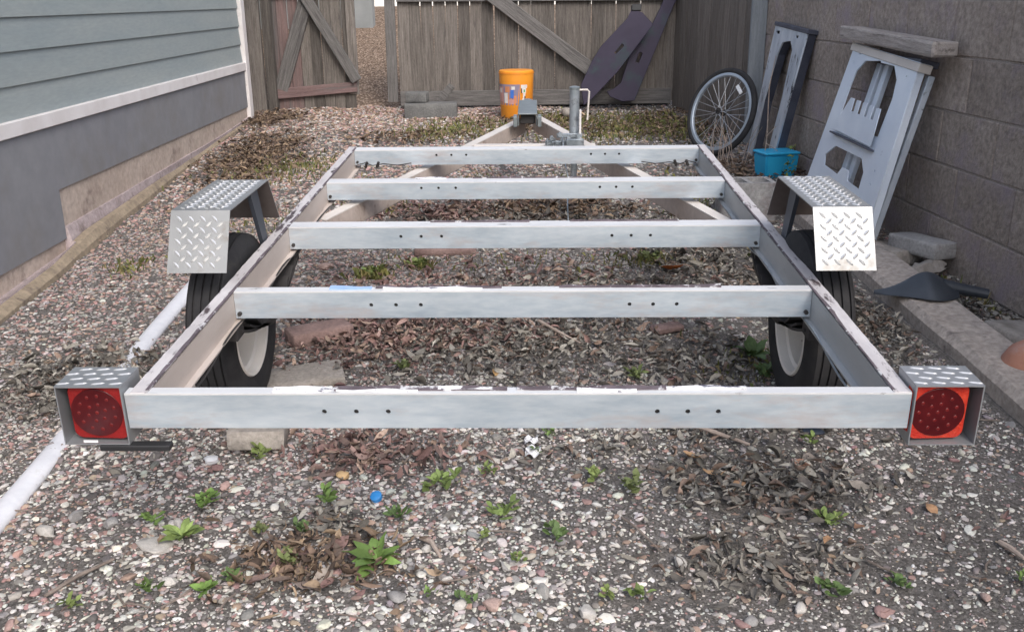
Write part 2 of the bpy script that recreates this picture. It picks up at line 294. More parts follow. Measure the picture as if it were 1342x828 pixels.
pw = np.clip((V[:, 1] - 5.2) / 1.0, 0, 1) * np.clip(1 - np.abs(V[:, 0] + 1.35) / 1.6, 0, 1) ** .4
pw = np.maximum(pw, np.clip((V[:, 1] - 6.7) / .2, 0, 1)); pa.data.foreach_set('value', pw.astype(np.float32))
tag(link('ground', gm, M['soil']), kind='structure')

# ------------------------------------------------------------------ house on the left
hd = Vector((-0.039, 1, 0)).normalized(); HA = math.atan2(hd.y, hd.x)
house = empty('house', (-2.02, 0, 0), (0, 0, HA - math.pi / 2)); tag(house, 'house with grey green lap siding, white trim and grey skirting beside the yard', 'house')
U0, U1 = -2.0, 5.93
for i, (zb, zt) in enumerate([(0.772, .908), (.908, 1.043), (1.043, 1.177), (1.177, 1.312), (1.312, 1.447), (1.447, 1.582), (1.582, 1.717), (1.717, 1.852), (1.852, 1.987), (1.987, 2.122), (2.122, 2.257), (2.257, 2.392)]):
    cut = U0 + 1.2 + (i * 2.37) % 5.6
    for a_, b_ in ((U0, cut - .0015), (cut + .0015, U1)):
        bm = bmesh.new(); v = [bm.verts.new(p) for p in ((0.0, a_, zb), (0.0, b_, zb), (-.012, b_, zt + .01), (-.012, a_, zt + .01), (-.012, a_, zb), (-.012, b_, zb), (-.03, b_, zt + .01), (-.03, a_, zt + .01))]
        for q in ((0, 1, 2, 3), (4, 7, 6, 5), (0, 4, 5, 1), (3, 2, 6, 7), (0, 3, 7, 4), (1, 5, 6, 2)): bm.faces.new([v[k] for k in q])
        link('siding_board', bm_mesh(bm, 'siding_board'), M['siding'], house)
link('band_trim', box_me('band_trim', -.02, .022, U0, U1, .712, .774, .003), M['trim'], house)
link('corner_trim', box_me('corner_trim', -.03, .026, U1 + .001, U1 + .10, .30, 2.4, .003), M['trim'], house)
bm = bmesh.new(); pts = [(U0, .712), (U0, .205), (2.46, .205), (2.46, .43), (U1, .43), (U1, .712)]
A = [bm.verts.new((.006, y, z)) for y, z in pts]; B = [bm.verts.new((-.02, y, z)) for y, z in pts]
bm.faces.new(A); bm.faces.new(B[::-1])
for k in range(6): bm.faces.new((A[k], B[k], B[(k + 1) % 6], A[(k + 1) % 6]))
link('skirt_panel', bm_mesh(bm, 'skirt_panel'), M['skirt'], house)
link('foundation', box_me('foundation', -.3, -.004, U0, U1 + .08, -.3, .50), M['found'], house)
link('core_wall', box_me('core_wall', -.25, -.032, U0, U1, .51, 2.42), M['skirt'], house)
bm = bmesh.new(); rf = [(.35, 2.40), (.35, 2.46), (-3.2, 4.2), (-3.2, 4.1)]
A = [bm.verts.new((x, U0 - .3, z)) for x, z in rf]; B = [bm.verts.new((x, U1 + .4, z)) for x, z in rf]; bm.faces.new(A); bm.faces.new(B[::-1])
for k in range(4): bm.faces.new((A[k], B[k], B[(k + 1) % 4], A[(k + 1) % 4]))
link('roof', bm_mesh(bm, 'roof'), M['roof'], house)
link('end_wall', box_me('end_wall', -3.2, -.31, U1 - .15, U1 + .07, -.3, 2.42), M['siding'], house)
# stepped footing: ledge following the slope and a low kerb in front of it
def strip(name, secs, m, parent=None):
    """secs: list of cross-sections (lists of points) along the run"""
    bm = bmesh.new(); R = [[bm.verts.new(p) for p in s] for s in secs]; n = len(secs[0])
    for A, B in zip(R, R[1:]):
        for k in range(n): bm.faces.new((A[k], A[(k + 1) % n], B[(k + 1) % n], B[k]))
    bm.faces.new(R[0]); bm.faces.new(R[-1][::-1]); return link(name, bm_mesh(bm, name), m, parent)
def hx(y): return -2.02 - .039 * y
def kx(y): return -1.855 - .072 * y        # front foot of the kerb
secs = []; secs2 = []
for y in np.concatenate([np.linspace(-1.5, 2.455, 60), np.linspace(2.465, 5.95, 55)]):
    g = float(gbase(0, y)); j = float(fbm(y * 3, 2.2) - .5) * .02; a, b = hx(y), max(kx(y), hx(y) + .03) + j; wl = b - a
    hk = np.interp(y, [2.2, 2.6, 4.7, 6], [.035, .066, .040, .03]); up = max(.262 + .0215 * (y - 2.7), g + hk + .004) if y > 2.46 else g + .022
    w1 = wl * (.30 if y > 2.46 else .55)
    secs.append([(a - .05, y, g - .2), (a - .05, y, up), (a + .010, y, up + j * .2), (a + w1, y, g + hk + .006 + j * .3), (a + w1, y, g - .2)])
    secs2.append([(a + w1 - .004, y, g - .2), (a + w1 - .004, y, g + hk + .002 + j * .3), (b - .025, y, g + hk - .006 + j * .3), (b - .004, y, g + hk * .4), (b + .006, y, g - .2)])
strip('footing', secs, M['footing'], None); fo = bpy.data.objects['footing']; fo['kind'] = 'structure'
kb = strip('kerb', secs2, M['kerbh']); kb['kind'] = 'structure'

# ------------------------------------------------------------------ block wall on the right
WD = math.atan2(1, -0.076) - math.pi / 2
wall = empty('block_wall', (1.95, 0, 0), (0, 0, WD)); tag(wall, 'brown grey concrete block wall along the right side of the yard', 'wall')
link('mortar_core', box_me('mortar_core', .006, .19, -2.6, 5.35, -.4, 1.80), M['mortar'], wall)
protos = []
for i in range(5):
    bm = bmesh.new(); box(bm, 0, .2, 0, .429, 0, .215, .004)
    for v in bm.verts: v.co += Vector((random.uniform(-.0015, .0015), 0, 0))
    protos.append(bm_mesh(bm, 'block'))
half = box_me('half_block', 0, .2, 0, .21, 0, .215, .004)
for j in range(9):
    z = -.123 + .222 * j
    off = {0: 1.742, 1: 1.957 - .4345, 2: 1.776, 3: 1.957}.get(j, 1.776 if j % 2 == 0 else 1.957)
    y = off - 10 * .4345
    while y < 5.3:
        if y > -2.6 and y + .43 < 5.38:
            link('block', random.choice(protos), M['block'], wall, (random.uniform(-.0025, .0025), y + .003, z), (0, 0, random.uniform(-.002, .002)))
        y += .4345
strip_me = box_me('coping', -.012, .21, -2.6, 5.36, 1.876, 1.93, .006); link('coping', strip_me, M['mortar'], wall)

# kerb in front of the block wall
secs = []
for y in np.linspace(-1.5, 3.4, 70):
    g = float(gbase(0, y)); j = float(fbm(y * 4, 8.1) - .5) * .016
    x0 = 1.50 - .052 * y + j
    if y < .9: x0 = 1.455 + j
    x1 = x0 + .19
    secs.append([(x0 - .012, y, g - .2), (x0 - .008, y, g + .045), (x0 + .014, y, g + .068 + j * .4), (x1 - .02, y, g + .072 - j * .3), (x1, y, g + .05), (x1, y, g - .2)])
k2 = strip('kerb', secs, M['kerb']); k2['kind'] = 'structure'

# ------------------------------------------------------------------ fences and gates
def board_protos(wd, z0, z1, n=4, th=.018, name='board', ragged=.01, taper=0.0):
    out = []
    for i in range(n):
        bm = bmesh.new(); ns = 10; rows = []
        for k in range(ns + 1):
            t = k / ns; z = z0 + (z1 - z0) * t + (random.uniform(-ragged, ragged) if k in (0, ns) else 0)
            w_ = wd / 2 * (1 + random.uniform(-.05, .012)) * (1 - taper * min(1, max(0, (z - 1.0) / .12))); sx = random.uniform(-.0015, .0015)
            rows.append([bm.verts.new(p) for p in ((-w_ + sx, 0, z), (w_ + sx, 0, z), (w_ + sx, th, z), (-w_ + sx, th, z))])
        for A, B in zip(rows, rows[1:]):
            for q in range(4): bm.faces.new((A[q], A[(q + 1) % 4], B[(q + 1) % 4], B[q]))
        bm.faces.new(rows[0][::-1]); bm.faces.new(rows[-1]); out.append(bm_mesh(bm, name))
    return out
def beam(name, p0, p1, wd, y0, th, m, parent):
    """flat board from (x,z) p0 to p1 lying in a wall plane, depth y0..y0+th; long axis on local X for the grain"""
    d = Vector((p1[0] - p0[0], p1[1] - p0[1])); L_ = d.length
    me = box_me(name, 0, L_, -th / 2, th / 2, -wd / 2, wd / 2, .003)
    return link(name, me, m, parent, (p0[0], y0 + th / 2, p0[1]), (0, -math.atan2(d.y, d.x), 0))

# wide gate (x -1.19 .. 1.17 at y 6.5)
wg = empty('wide_gate', (0, 6.5, 0)); tag(wg, 'wide weathered grey wooden gate with a long diagonal brace behind the trailer', 'gate')
bp = board_protos(.1026, .40, 1.72, 6, taper=.075)
bpw = board_protos(.1026, .40, 1.72, 6)
x = -1.055
for i in range(24):
    if x > 1.29: break
    link('board', random.choice(bp if i < 9 else bpw), M['wood'], wg, (x, .028 + random.uniform(-.003, .003), random.uniform(-.01, .01)), (0, random.uniform(-.004, .004), 0)); x += .1012
beam('stile', (-1.165, .40), (-1.155, 1.74), .085, -.006, .035, M['woodh'], wg)
beam('bottom_rail', (-1.10, .425), (1.19, .435), .125, -.012, .036, M['woodh'], wg)
beam('top_rail', (-1.10, 1.265), (1.19, 1.255), .11, -.012, .036, M['woodh'], wg)
beam('brace', (-.335, 1.275), (.66, .545), .115, -.05, .036, M['woodh'], wg)
# dark board standing in for the shade in the gap under the wide gate
tag(link('gap_shade_board', box_me('gap_shade_board', -1.08, 1.2, 6.60, 6.63, .15, .44, .004), M['gapshade']), 'dark low board standing in for shade in the gap under the wide gate', 'board')

# small gate (x -2.19 .. -1.45)
sg = empty('small_gate', (-1.45, 6.47, 0), (0, 0, rad(-2))); tag(sg, 'small grey wooden gate with reddish boards and two braces meeting at the top', 'gate')
bp2 = board_protos(.086, .27, 1.7); bpr = board_protos(.086, .27, 1.7, 2)
x = -.70
for i in range(8):
    link('board', random.choice(bpr if i < 3 else bp2), M['woodred'] if i < 3 else M['wood'], sg, (x, .02 + random.uniform(-.002, .002), 0), (0, random.uniform(-.004, .004), 0)); x += .0895
beam('bottom_rail', (-.74, .475), (-.01, .535), .085, -.02, .034, M['woodhred'], sg)
beam('brace', (-.66, .51), (-.385, 1.26), .115, -.021, .034, M['woodh'], sg)
beam('brace', (-.415, 1.30), (.0, .585), .085, -.056, .034, M['woodh'], sg)
beam('top_rail', (-.74, 1.30), (-.01, 1.31), .085, -.02, .034, M['woodhred'], sg)
link('shadow_board', box_me('shadow_board', -.70, -.055, .045, .06, .24, .45), M['gapshade'], sg)
# posts beside the small gate
for (px, wdt, lbl) in [(-2.285, .115, 'wide grey board post between the house corner and the small gate'), ]:
    tag(link('gate_post', box_me('gate_post', px - wdt / 2, px + wdt / 2, 6.40, 6.46, .2, 1.75, .004), M['wood']), lbl, 'post')
tag(link('gate_post', box_me('gate_post', -2.215, -2.14, 6.42, 6.51, .2, 1.75, .004), M['wood']), 'narrow reddish grey post hinging the small gate', 'post')
link('stile', box_me('stile', -.075, .0, .004, .036, .47, 1.72, .003), M['wood'], sg)

# side fence from the back corner to the block wall
fa, fb = Vector((1.205, 6.52)), Vector((1.515, 5.02)); fd = (fb - fa); FL = fd.length
sf = empty('side_fence', (fa.x, fa.y, 0), (0, 0, math.atan2(fd.y, fd.x))); tag(sf, 'side fence of tall grey boards between the wide gate and the pale post', 'fence')
bp3 = board_protos(.125, .2, 1.75, 4)
n = 12
for i in range(n):
    link('board', random.choice(bp3), M['woodside'], sf, (FL * (i + .5) / n, random.uniform(0, .004), 0), (0, random.uniform(-.004, .004), 0))
link('rail', box_me('rail', 0, FL, .022, .06, 1.2, 1.29), M['woodh'], sf); link('rail', box_me('rail', 0, FL, .022, .06, .45, .54), M['woodh'], sf)
tag(link('fence_post', box_me('fence_post', -.05, .05, -.045, .045, 0, 1.85, .004), M['post'], None, (1.535, 4.93, .1), (0, 0, rad(-8))), 'pale blue grey post at the end of the block wall', 'post')

# beyond the fence: rendered wall beside the path and a bright house
tag(link('garden_wall', box_me('garden_wall', -5.5, -1.87, 10.0, 10.2, .5, 2.3, .01), M['greywall']), 'grey rendered wall beyond the small gate beside the path', 'wall')
nh = empty('white_house', (0, 17, 0)); tag(nh, 'bright white house showing through the gaps above the path', 'house')
link('wall', box_me('wall', -6, 9, 0, 5, .8, 4.2), M['whitewall'], nh)
bm = bmesh.new(); rf = [(-.5, 4.2), (2.5, 6.0), (5.5, 4.2)]
A = [bm.verts.new((-6.4, y, z)) for y, z in rf]; B = [bm.verts.new((9.4, y, z)) for y, z in rf]; bm.faces.new(A); bm.faces.new(B[::-1])
for k in range(3): bm.faces.new((A[k], B[k], B[(k + 1) % 3], A[(k + 1) % 3]))
link('roof', bm_mesh(bm, 'roof'), M['roof'], nh)
wf = link('window', box_me('window', 1.5, 2.7, -.06, -.002, 2.0, 3.2, .01), M['trim'], nh)
link('pane', box_me('pane', 1.56, 2.64, -.075, -.062, 2.06, 3.14), M['framedark'], wf)

# ------------------------------------------------------------------ trailer
SG = rad(3.05)
TR = empty('utility_trailer', (0, 0, .475), (SG, 0, 0)); tag(TR, 'bare galvanised utility trailer frame with diamond plate fenders and no deck', 'trailer')
HOLES = (-.391, -.326, -.261, .282, .343, .404)
for k, (hz_, fl, zb) in enumerate([(-.037, .028, -.074), (-.034, .034, -.070), (-.028, .062, -.068), (-.018, .066, -.062), (-.019, .066, -.061)]):
    x0, x1 = (-.795, .784) if k == 0 else (-.7495, .7495)
    me = plate_me('web', [(x0, zb), (x1, zb), (x1, 0), (x0, 0)], [circ(h, hz_, .0052) for h in HOLES], .004)
    bm = bmesh.new(); bm.from_mesh(me); bpy.data.meshes.remove(me)
    bmesh.ops.rotate(bm, verts=bm.verts, cent=(0, 0, 0), matrix=Matrix.Rotation(rad(90), 3, 'X'))
    bmesh.ops.translate(bm, verts=bm.verts, vec=(0, .002, 0))
    # flanges: top one (worn), bottom one
    box(bm, x0, x1, .0, fl, .0004, .0042, 0, 1); box(bm, x0, x1, .0045, fl, zb - .001, zb + .003, 0, 0)
    # dark discs set behind the bolt holes give them a dark inside
    cb = link('crossbar', bm_mesh(bm, 'crossbar'), [M['bar'], M['flange']], TR, (0, k * .6, 0))
    for h in HOLES:
        b2 = bmesh.new(); lathe(b2, [(.007, .009), (.0035 + .001, .009)], 10, 'Y', (h, 0, hz_)); r_ = lathe(b2, [(.0075, .0001), (.0075, .009)], 10, 'Y', (h, 0, hz_))
        link('bolt', bm_mesh(b2, 'bolt'), M['hole'], cb)
    if k:
        for sx in (-1, 1):
            b2 = bmesh.new(); lathe(b2, [(-.007, .0001), (-.007, .006), (.002, .006)], 6, 'Y', (sx * .738, -.001, zb + .014)); link('bolt', bm_mesh(b2, 'bolt'), M['hole'], cb)
# remains of labels on the top flanges
def labelstrip(bar, segs):
    for (x0, x1, y0, y1, mm) in segs:
        bm = bmesh.new(); n = max(2, int((x1 - x0) / .03)); rows = []
        for i in range(n + 1):
            xx = x0 + (x1 - x0) * i / n; lift = .0056 + random.uniform(0, .0025)
            rows.append([bm.verts.new(p) for p in ((xx, y0 + random.uniform(0, .003), .0046), (xx, y0 + random.uniform(0, .003), lift), (xx, y1 + random.uniform(-.004, .002), lift + random.uniform(0, .003)), (xx, y1 + .0, .0046))])
        for A, B in zip(rows, rows[1:]):
            for q in range(4): bm.faces.new((A[q], A[(q + 1) % 4], B[(q + 1) % 4], B[q]))
        bm.faces.new(rows[0]); bm.faces.new(rows[-1])
        link('label_remnant', bm_mesh(bm, 'label_remnant'), M[mm], TR, (0, bar * .6, 0))
labelstrip(0, [(-.495, -.375, .004, .024, 'label'), (-.37, -.02, .010, .026, 'glue'), (-.365, -.20, .004, .012, 'label'), (-.16, -.05, .012, .025, 'label'), (0.0, .30, .012, .026, 'glue'), (.12, .24, .004, .014, 'label'), (.30, .46, .014, .027, 'label')])
labelstrip(1, [(-.50, -.39, .010, .031, 'labelblue'), (-.38, -.05, .018, .033, 'glue'), (-.36, -.10, .006, .020, 'label'), (.10, .52, .020, .033, 'glue')])
labelstrip(2, [(-.30, .02, .046, .060, 'glue'), (.15, .5, .050, .061, 'glue')])
labelstrip(3, [(-.42, -.30, .050, .064, 'label'), (-.2, .3, .055, .065, 'glue')])
# side rails: C sections opening outwards
for sx, mw in ((-1, M['railweb']), (1, M['railweb2'])):
    bm = bmesh.new(); xi, xo = sx * .7505, sx * .784; a, b = min(xi, xo), max(xi, xo)
    wx = sorted((xi, xi + sx * .004))
    box(bm, wx[0], wx[1], .031, 2.46, -.076, -.001, 0, 1)
    # peeling top flange: uneven outer/inner edge
    rows = []
    for yy in np.linspace(.002, 2.47, 90):
        e = random.uniform(0, .004); up = .0052 + random.uniform(0, .0018)
        rows.append([bm.verts.new(p) for p in ((xi - sx * (.001 + e * .4), yy, .0052), (xi - sx * (.001 + e * .4), yy, up), (xo - sx * e * .3, yy, up), (xo, yy, -.001))])
    for A, B in zip(rows, rows[1:]):
        for q in range(4):
            f = bm.faces.new((A[q], A[(q + 1) % 4], B[(q + 1) % 4], B[q])); f.material_index = 0
    bm.faces.new(rows[0]); bm.faces.new(rows[-1])
    box(bm, min(xi - sx * .016, xo), max(xi - sx * .016, xo), .031, 2.46, -.0805, -.0765, 0, 1)
    rl = link('side_rail', bm_mesh(bm, 'side_rail'), [M['railtop'], mw], TR)
    # flat strip of dark glue along the inner edge of the flange
    bm = bmesh.new(); rows = []
    for yy in np.linspace(.01, 2.45, 120):
        a_ = .002 + .010 * max(0, float(fbm(yy * 9, 3 + sx)) - .35); rows.append([bm.verts.new(p) for p in ((xi - sx * .002, yy, .0072), (xi + sx * a_, yy, .0078), (xi + sx * a_, yy, .005), (xi - sx * .0022, yy, .004))])
    for A, B in zip(rows, rows[1:]):
        for q in range(4): bm.faces.new((A[q], A[(q + 1) % 4], B[(q + 1) % 4], B[q]))
    link('glue_strip', bm_mesh(bm, 'glue_strip'), M['glue'], rl)
    # wiring clipped under the rail, sagging
    bm = bmesh.new(); pts = []
    for yy in np.linspace(.05, 1.9, 40):
        pts.append((xi - sx * .014, yy, -.073 - .022 * (math.sin(yy * 6.0) ** 2) * (1 if yy < 1.3 else .3)))
    tube(bm, pts, .0028, 5); link('wire', bm_mesh(bm, 'wire', 60), M['hole' if sx < 0 else 'galv'], rl)
    # leaf spring and its hangers under the rail
    bm = bmesh.new()
    for j in range(3):
        rows = []
        for t in np.linspace(-1, 1, 13):
            yy = .91 + t * (.32 - .07 * j); zz = -.17 + .07 * t * t - .010 * j
            rows.append([bm.verts.new(p) for p in ((sx * .735, yy, zz), (sx * .78, yy, zz), (sx * .78, yy, zz - .008), (sx * .735, yy, zz - .008))])
        for A, B in zip(rows, rows[1:]):
            for q in range(4): bm.faces.new((A[q], A[(q + 1) % 4], B[(q + 1) % 4], B[q]))
        bm.faces.new(rows[0]); bm.faces.new(rows[-1])
    box(bm, min(sx * .74, sx * .775), max(sx * .74, sx * .775), .56, .62, -.12, -.0815); box(bm, min(sx * .74, sx * .775), max(sx * .74, sx * .775), 1.20, 1.26, -.12, -.0815)
    link('leaf_spring', bm_mesh(bm, 'leaf_spring'), M['hole'], TR)
    # dark plate hanging below the rail ahead of the axle
    bm = bmesh.new(); x2 = sx * .79
    v = [bm.verts.new(p) for p in ((x2, 1.02, -.082), (x2, 1.62, -.082), (x2, 1.50, -.16), (x2, 1.05, -.20), (x2 + sx * .004, 1.02, -.082), (x2 + sx * .004, 1.62, -.082), (x2 + sx * .004, 1.50, -.16), (x2 + sx * .004, 1.05, -.20))]
    for q in ((0, 1, 2, 3), (7, 6, 5, 4), (0, 4, 5, 1), (1, 5, 6, 2), (2, 6, 7, 3), (3, 7, 4, 0)): bm.faces.new([v[i] for i in q])
    link('dark_plate', bm_mesh(bm, 'dark_plate'), M['hole'], TR)
bm = bmesh.new(); tube(bm, [(-.80, .91, -.150), (.80, .91, -.150)], .019, 12); link('axle', bm_mesh(bm, 'axle', 40), M['hole'], TR)
# drawbar beams
for p0, p1, sx in (((-.735, 1.60), (-.035, 3.66), -1), ((.715, 1.55), (.05, 3.74), 1)):
    a = Vector((p0[0], p0[1], 0)); b = Vector((p1[0], p1[1], 0)); d = (b - a).normalized(); L_ = (b - a).length
    bm = bmesh.new(); box(bm, 0, .004, 0, L_, -.075, -.005, 0, 0); box(bm, 0, .046, 0, L_, -.004, 0.0, 0, 1); box(bm, .004, .046, 0, L_, -.080, -.0755, 0, 0)
    if sx > 0: bmesh.ops.scale(bm, verts=bm.verts, vec=(-1, 1, 1))
    if sx < 0:
        bmesh.ops.scale(bm, verts=bm.verts, vec=(-1, 1, 1)); bmesh.ops.translate(bm, verts=bm.verts, vec=(.023, 0, 0))
    else:
        bmesh.ops.scale(bm, verts=bm.verts, vec=(-1, 1, 1)); bmesh.ops.translate(bm, verts=bm.verts, vec=(-.023, 0, 0))
    link('drawbar_beam', bm_mesh(bm, 'drawbar_beam'), [M['tongue'], M['tonguetop']], TR, (a.x, a.y, -.081), (0, 0, math.atan2(d.y, d.x) - math.pi / 2))
link('cross_brace', box_me('cross_brace', -.262, .335, 2.92, 2.965, -.093, -.0825, .002), M['tonguetop'], TR)
# coupler
bm = bmesh.new()
for (x0, x1, y0, y1, z0, z1) in ((-.052, -.045, 3.40, 3.86, -.075, -.016), (.045, .052, 3.40, 3.86, -.075, -.016), (-.052, .052, 3.395, 3.865, -.0155, -.009)): box(bm, x0, x1, y0, y1, z0, z1, .002)
lathe(bm, [(-.06, .045), (-.02, .045), (.0, .034), (.010, .014), (.011, .0001)], 20, 'Z', (0, 3.91, -.02))
box(bm, -.075, -.0535, 3.36, 3.44, -.075, -.02, .003); box(bm, .0535, .075, 3.36, 3.44, -.075, -.02, .003)
cp = link('coupler', bm_mesh(bm, 'coupler', 35), M['coupler'], TR)
link('socket_block', box_me('socket_block', -.04, .04, 3.43, 3.5, -.07, -.022, .004), M['hole'], cp)
# jack on the right beam
jx, jy = .232, 2.98
bm = bmesh.new(); lathe(bm, [(-.11, .0001), (-.11, .024), (.125, .024), (.125, .0001)], 20, 'Z', (jx, jy, .05)); jk = link('jack', bm_mesh(bm, 'jack', 40), M['galv'], TR)
bm = bmesh.new(); lathe(bm, [(.1755, .0001), (.1755, .026), (.186, .026), (.190, .014), (.190, .0001)], 20, 'Z', (jx, jy, 0)); link('jack_cap', bm_mesh(bm, 'jack_cap', 40), M['coupler'], jk)
bm = bmesh.new(); tube(bm, [(jx + .02, jy, .172), (jx + .062, jy, .172), (jx + .070, jy, .165), (jx + .064, jy - .01, .03)], .0052, 8); link('crank_handle', bm_mesh(bm, 'crank_handle', 50), M['tonguetop'], jk)
link('height_pin', box_me('height_pin', jx + .022, jx + .032, jy - .05, jy - .04, -.05, .085, .002), M['trim'], jk)
bm = bmesh.new(); tube(bm, [(jx, jy, -.06), (jx, jy, -.33)], .016, 12); lathe(bm, [(-.335, .05), (-.328, .05), (-.327, .0001)], 16, 'Z', (jx, jy, 0)); link('jack_foot', bm_mesh(bm, 'jack_foot', 40), M['galv'], jk)
bm = bmesh.new()
box(bm, .09, .215, 2.90, 2.915, -.080, -.058, .002); box(bm, .145, .27, 2.93, 2.945, -.050, -.030, .002); box(bm, .19, .275, 2.86, 2.885, -.075, -.045, .002)
for xx in (.10, .135, .165, .185): tube(bm, [(xx, 2.89, -.045), (xx, 2.89, -.15)], .004, 6)
tube(bm, [(.125, 2.88, -.15), (.125, 2.88, -.06), (.175, 2.88, -.06), (.175, 2.88, -.16)], .0055, 8)
for xx, zz in ((.12, -.045), (.16, -.028), (.205, -.038), (.25, -.035)): lathe(bm, [(-.012, .0001), (-.012, .011), (.012, .011), (.012, .0001)], 6, 'Y', (xx, 2.90, zz))
link('jack_bracket', bm_mesh(bm, 'jack_bracket', 40), M['galv'], jk)
bm = bmesh.new(); tube(bm, [(.165, 2.885, -.09), (.17, 2.80, -.02), (.175, 2.55, -.09), (.18, 2.35, -.10), (.17, 2.05, -.085), (.165, 1.9, -.12), (.17, 1.82, -.24)], .0028, 6); link('wire', bm_mesh(bm, 'wire', 60), M['galv'], TR)
# little wiring clump at the front corners
for sx in (-1, 1):
    bm = bmesh.new(); tube(bm, [(sx * .735, 2.38, -.055), (sx * .70, 2.37, -.045), (sx * .67, 2.385, -.060), (sx * .62, 2.375, -.050), (sx * .56, 2.38, -.058), (sx * .50, 2.385, -.05)], .0022, 6)
    for q in range(2): tube(bm, [(sx * (.70 - .05 * q), 2.37, -.065), (sx * (.69 - .05 * q), 2.365, -.040)], .006, 6)
    link('wire', bm_mesh(bm, 'wire', 60), M['hole'], TR)

# fenders, wheels
PROF = [(.632, .045), (.722, .190), (1.105, .182), (1.195, .040)]
def surf(pt0, pt1, x0, x1, s, t, lift):
    y = pt0[0] + (pt1[0] - pt0[0]) * t; z = pt0[1] + (pt1[1] - pt0[1]) * t
    dy, dz = pt1[0] - pt0[0], pt1[1] - pt0[1]; L_ = math.hypot(dy, dz); return Vector((x0 + (x1 - x0) * s, y - dz / L_ * lift, z + dy / L_ * lift))
def ridge(bm, P0, P1, x0, x1, c, ang, Lr, wr, h=.0028):
    """one lens-shaped raised bar at (u,v) metres on the panel P0->P1"""
    L_ = math.hypot(P1[0] - P0[0], P1[1] - P0[1]); W_ = x1 - x0
    ca, sa = math.cos(ang), math.sin(ang); ring = []
    for (a, b) in ((-.5, 0), (-.2, .5), (.2, .5), (.5, 0), (.2, -.5), (-.2, -.5)):
        u = c[0] + a * Lr * ca - b * wr * sa; v = c[1] + a * Lr * sa + b * wr * ca
        if not (0.001 < u < W_ - .001 and 0.001 < v < L_ - .001): return
        ring.append(bm.verts.new(surf(P0, P1, x0, x1, u / W_, v / L_, .0003)))
    top = [bm.verts.new(surf(P0, P1, x0, x1, (c[0] + a * Lr * ca) / W_, (c[1] + a * Lr * sa) / L_, h)) for a in (-.3, .3)]
    for q in ((0, 1, top[0]), (2, 3, top[1]), (3, 4, top[1]), (5, 0, top[0])): bm.faces.new([ring[i] if isinstance(i, int) else i for i in q])
    bm.faces.new((ring[1], ring[2], top[1], top[0])); bm.faces.new((ring[4], ring[5], top[0], top[1]))
def tread(bm, P0, P1, x0, x1, step):
    W_ = x1 - x0; L_ = math.hypot(P1[0] - P0[0], P1[1] - P0[1]); ny_ = int(L_ / step) + 2; nx_ = int(W_ / step) + 2
    for i in range(-1, ny_ * 2):
        for j in range(-1, nx_ * 2):
            if (i + j) % 2: continue
            ridge(bm, P0, P1, x0, x1, (j * step / 2 + .008, i * step / 2 + .006), rad(45 if i % 2 == 0 else -45) + (0 if True else 0), step * .78, step * .24)
def fender(x0, x1, sx):
    bm = bmesh.new(); T = .003; cols = [(x0, 0), (x1, 1)]
    up = []; lo = []
    for (y, z) in PROF: up.append((y, z))
    nrm = lambda i: Vector((0, 0, 0))
    ins = [(.635, .0445), (.7245, .187), (1.1035, .179), (1.192, .0385)]
    o = [[bm.verts.new((x, y, z)) for x in (x0, x1)] for y, z in PROF]; n_ = [[bm.verts.new((x, y, z)) for x in (x0, x1)] for y, z in ins]
    for a, b in zip(o, o[1:]): bm.faces.new((a[0], a[1], b[1], b[0]))
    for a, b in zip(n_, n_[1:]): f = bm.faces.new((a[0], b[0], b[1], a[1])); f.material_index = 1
    for i in range(3):
        bm.faces.new((o[i][0], o[i + 1][0], n_[i + 1][0], n_[i][0])); bm.faces.new((o[i][1], n_[i][1], n_[i + 1][1], o[i + 1][1]))
    bm.faces.new((o[0][0], n_[0][0], n_[0][1], o[0][1])); bm.faces.new((o[3][0], o[3][1], n_[3][1], n_[3][0]))
    # rolled rim along both long edges
    fe = link('fender', bm_mesh(bm, 'fender'), [M['tread'], M['under']], TR)
    fe['label'] = 'diamond plate fender over the ' + ('left' if sx < 0 else 'right') + ' wheel'
    bm = bmesh.new()
    for i in range(3): tread(bm, PROF[i], PROF[i + 1], x0, x1, .0315)
    tp = link('tread_pattern', bm_mesh(bm, 'tread_pattern'), M['treadbar'], fe); tp['kind'] = 'stuff'
    # bracket carrying the fender from the rail
    bm = bmesh.new(); xa = sx * .788; xb = sx * .80
    for yy in (1.03,):
        v = []
        for (x_, dy) in ((xa, 0), (xb, 0)):
            v.append([bm.verts.new(p) for p in ((x_, yy - .065, .1775), (x_, yy + .005, .1775), (x_, yy + .07, -.01), (x_, yy + .02, -.01))])
        bm.faces.new(v[0]); bm.faces.new(v[1][::-1])
        for k in range(4): bm.faces.new((v[0][k], v[1][k], v[1][(k + 1) % 4], v[0][(k + 1) % 4]))
        box(bm, min(xa, sx * .85), max(xa, sx * .85), yy - .064, yy - .004, .170, .1765)
    link('fender_bracket', bm_mesh(bm, 'fender_bracket'), M['bracket'], fe)
fender(-.930, -.772, -1); fender(.764, .918, 1)

